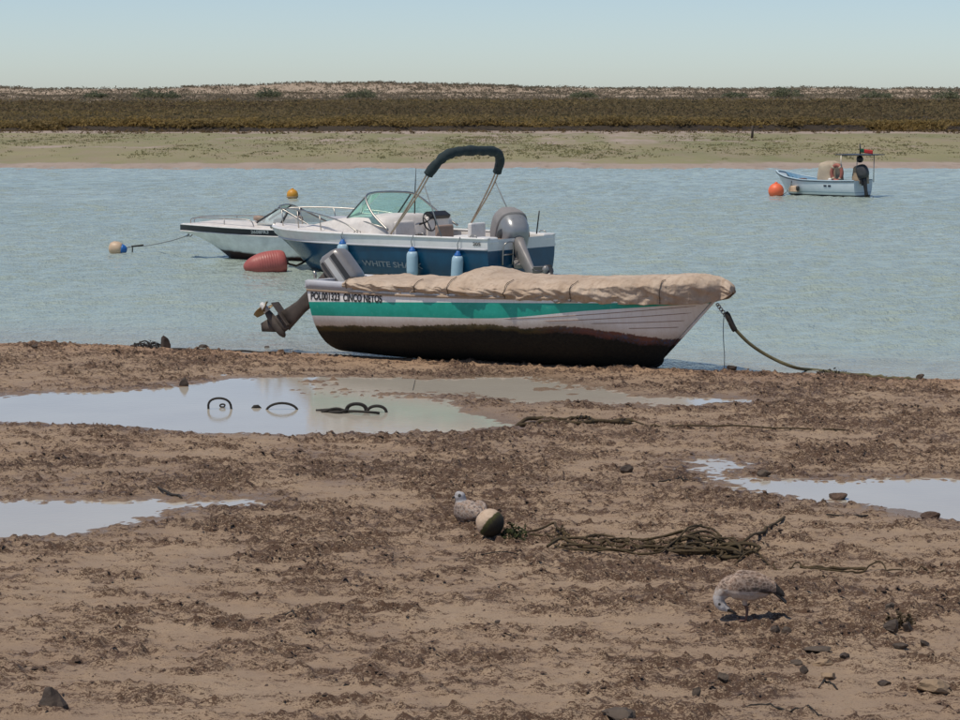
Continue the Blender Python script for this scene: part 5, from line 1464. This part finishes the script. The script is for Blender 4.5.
# ------------------------------------------------------------------ 8. stones, clods and drift
def stone(px, py, wpx, hpx, mat, lab, seed, flat=.75, peak=0., name='stone', cat='stone', angular=.4):
    g = on_ground(px, py); k = F / g.y; w = wpx / k / 2; h = hpx / k
    rr = random.Random(seed)
    bm = bmesh.new(); bmesh.ops.create_icosphere(bm, subdivisions=3, radius=1)
    pl = [(Vector((rr.gauss(0, 1), rr.gauss(0, 1), rr.gauss(0, .8))).normalized(), rr.uniform(.45, .8)) for _ in range(11)]
    for v in bm.verts:
        q = v.co.copy()
        for n_, d_ in pl:
            e_ = q.dot(n_) - d_
            if e_ > 0: q -= n_ * e_
        q *= 1 + .14 * mnoise.noise(v.co * 2.2 + Vector((seed, 0, 0))) + .05 * mnoise.noise(v.co * 6 + Vector((seed, 3, 0)))
        k_ = 1 - peak * max(0., q.z)
        v.co = Vector((q.x * w * 1.12 * k_ + peak * .1 * w * q.z, q.y * w * flat * k_, q.z * h * (.72 + .35 * peak)))
    me = bpy.data.meshes.new(name); bm.to_mesh(me); bm.free()
    o = add_obj(name, me, mat, None, False)
    o.location = (g.x, g.y, g.z + h * .3); o.rotation_euler = (0, 0, rr.uniform(-.5, .5))
    return tag(o, lab, cat, 'stones and clods on the mud')
SD, SB, ST = MT['stone_dark'], MT['stone_brown'], MT['stone_tan']
stone_list = [
    (51, 708, 36, 21, SD, 'dark pointed stone alone at the lower left corner'),
    (620, 721, 48, 12, SB, 'large brown stone cut off by the bottom edge of the photo'),
    (932, 692, 42, 12, ST, 'flat tan stone at lower right, palest and widest of all stones'),
    (696, 697, 14, 11, SB, 'small pointed brown stone below the standing gull'),
    (892, 640, 18, 15, SD, 'dark block of a stone with weed behind it, at right'),
    (907, 633, 13, 12, SD, 'dark clod touching the right of the block with weed'),
    (924, 648, 13, 8, SD, 'small dark triangular stone right of the weedy block'),
    (774, 637, 12, 8, SD, 'left half of the dark stone pair below the standing gull tail'),
    (786, 635, 12, 8, SD, 'right half of the dark stone pair below the standing gull tail'),
    (890, 617, 11, 8, SB, 'brown clod above the weedy block at right'),
    (822, 666, 23, 8, ST, 'flat tan slab in the pebble group at lower right'),
    (844, 662, 12, 7, SD, 'dark square stone right of the flat tan slab'),
    (803, 677, 10, 9, SD, 'dark upright pebble below the flat tan slab'),
    (797, 666, 15, 6, SB, 'brown flat pebble left of the flat tan slab'),
    (828, 679, 24, 8, ST, 'half buried tan slab below the other tan slab'),
    (818, 655, 30, 4, SB, 'long thin brown slab above the flat tan slab'),
    (884, 685, 13, 6, SD, 'dark flat pebble left of the palest wide stone'),
    (902, 651, 18, 5, SD, 'low dark stone between the weedy block and the triangular stone'),
    (722, 687, 14, 8, SB, 'brown clod right of the small pointed stone at the bottom'),
    (947, 691, 12, 5, SD, 'dark sliver against the right side of the palest wide stone'),
    (837, 497, 24, 10, MT['crumb'], 'dark mound of weed and mud on the near edge of the right puddle'),
    (762, 476, 18, 7, SB, 'brown clod on the far edge of the right puddle'),
    (930, 521, 22, 9, MT['crumb'], 'dark clod at the right puddle near bank, at the right edge'),
    (627, 473, 13, 8, SD, 'dark clod alone on the mud in the middle right'),
    (166, 348, 13, 14, SD, 'dark upright lump on the left water edge, tallest in the drift'),
    (267, 351, 7, 6, SD, 'small dark knob at the water edge below the dinghy propeller'),
    (203, 349, 10, 5, SD, 'low dark knob at the left water edge'),
    (185, 386, 10, 8, SD, 'dark pointed clod on the far bank of the big puddle'),
    (920, 379, 9, 6, SB, 'brown pebble at the right water edge past the rope end'),
    (733, 372, 12, 5, SD, 'dark pebble at the foot of the hanging cord'),
    (762, 368, 8, 5, SD, 'small dark pebble at the water edge right of the hanging cord'),
    (497, 621, 9, 5, SD, 'small dark clod in the middle of the near mud'),
    (35, 350, 9, 5, SD, 'dark pebble on the sand at the far left water edge'),
]
for i, (a, b_, c, d, m_, lab) in enumerate(stone_list): stone(a, b_, c, d, m_, lab, 100 + i, peak=.4 if 'pointed' in lab else 0.)
lp = on_ground(152, 347)
dr = empty('weed_drift', lp, label='low heap of dark weed and twigs on the left water edge', cat='weed')
weed_tuft(dr, lp, 133, 162, 347, .09, 'weed_mass', MT['dark_weed'], 160, 11, .12)
for k in range(5):
    x0_ = rgr.uniform(130, 150); x1_ = x0_ + rgr.uniform(10, 26)
    add_rope(gpath([(x0_, rgr.uniform(346, 348.5)), ((x0_ + x1_) / 2 + rgr.uniform(-5, 5), 347, rgr.uniform(.01, .07)), (x1_, rgr.uniform(346.5, 349))]), rgr.uniform(.006, .012), MT['dark_rope'], dr, lp, 'twig', 70 + k, .035)
lp = on_ground(230, 352)
tag(MB().tube([q - lp for q in jit(smooth_path(gpath([(172, 349.5), (200, 350.5), (235, 352), (270, 353), (300, 354)], .01), 8), .02, 3, 9)], .014, 6).build('drift_rope', MT['dark_rope']), 'dark rope along the water edge left of the dinghy', 'rope').location = lp
lp = on_ground(836, 374)
cl = empty('weed_clump', lp, label='dark weed clump where the bow rope meets the sand', cat='weed')
weed_tuft(cl, lp, 818, 850, 374.5, .07, 'weed_mass', MT['dark_weed'], 130, 21, .08)
lp = on_ground(900, 630)
cl = empty('weed_clump', lp, label='dark brown weed behind the dark block of a stone at right', cat='weed')
weed_tuft(cl, lp, 886, 914, 629, .09, 'weed_mass', MT['weed_rope'], 170, 22, .05)
def twig(pxs, rad, lab, seed, mat=None):
    pts = gpath(pxs, rad * .8); o = pts[len(pts) // 2].copy(); pp = lay(jit(smooth_path(pts, 6), .006, 6, seed), rad)
    k = len(pp); e = MB().tube([q - o for q in pp], [rad * (.5 + .5 * math.sin(math.pi * (i + 1) / (k + 1))) for i in range(k)], 6).build('twig', mat or MT['dark_rope'])
    e.location = o; tag(e, lab, 'twig', 'twigs and bits of stalk on the mud')
twig([(742, 709), (762, 708, .012), (790, 712), (822, 718)], .006, 'long curved stalk on the mud at the bottom right', 81)
twig([(818, 688), (828, 685, .012), (838, 690)], .007, 'short arched twig below the tan slabs', 82)
twig([(158, 492), (170, 496, .015), (182, 499)], .012, 'short dark stick at the far end of the lower left puddle', 83)
twig([(826, 517), (850, 517), (868, 518)], .008, 'straight stick on the mud below the right puddle', 84)
twig([(280, 618), (290, 616, .008), (296, 619)], .007, 'short dark stick on the near mud left of centre', 85)
twig([(658, 481), (675, 482), (690, 483)], .007, 'thin straight stick left of the right puddle', 86)
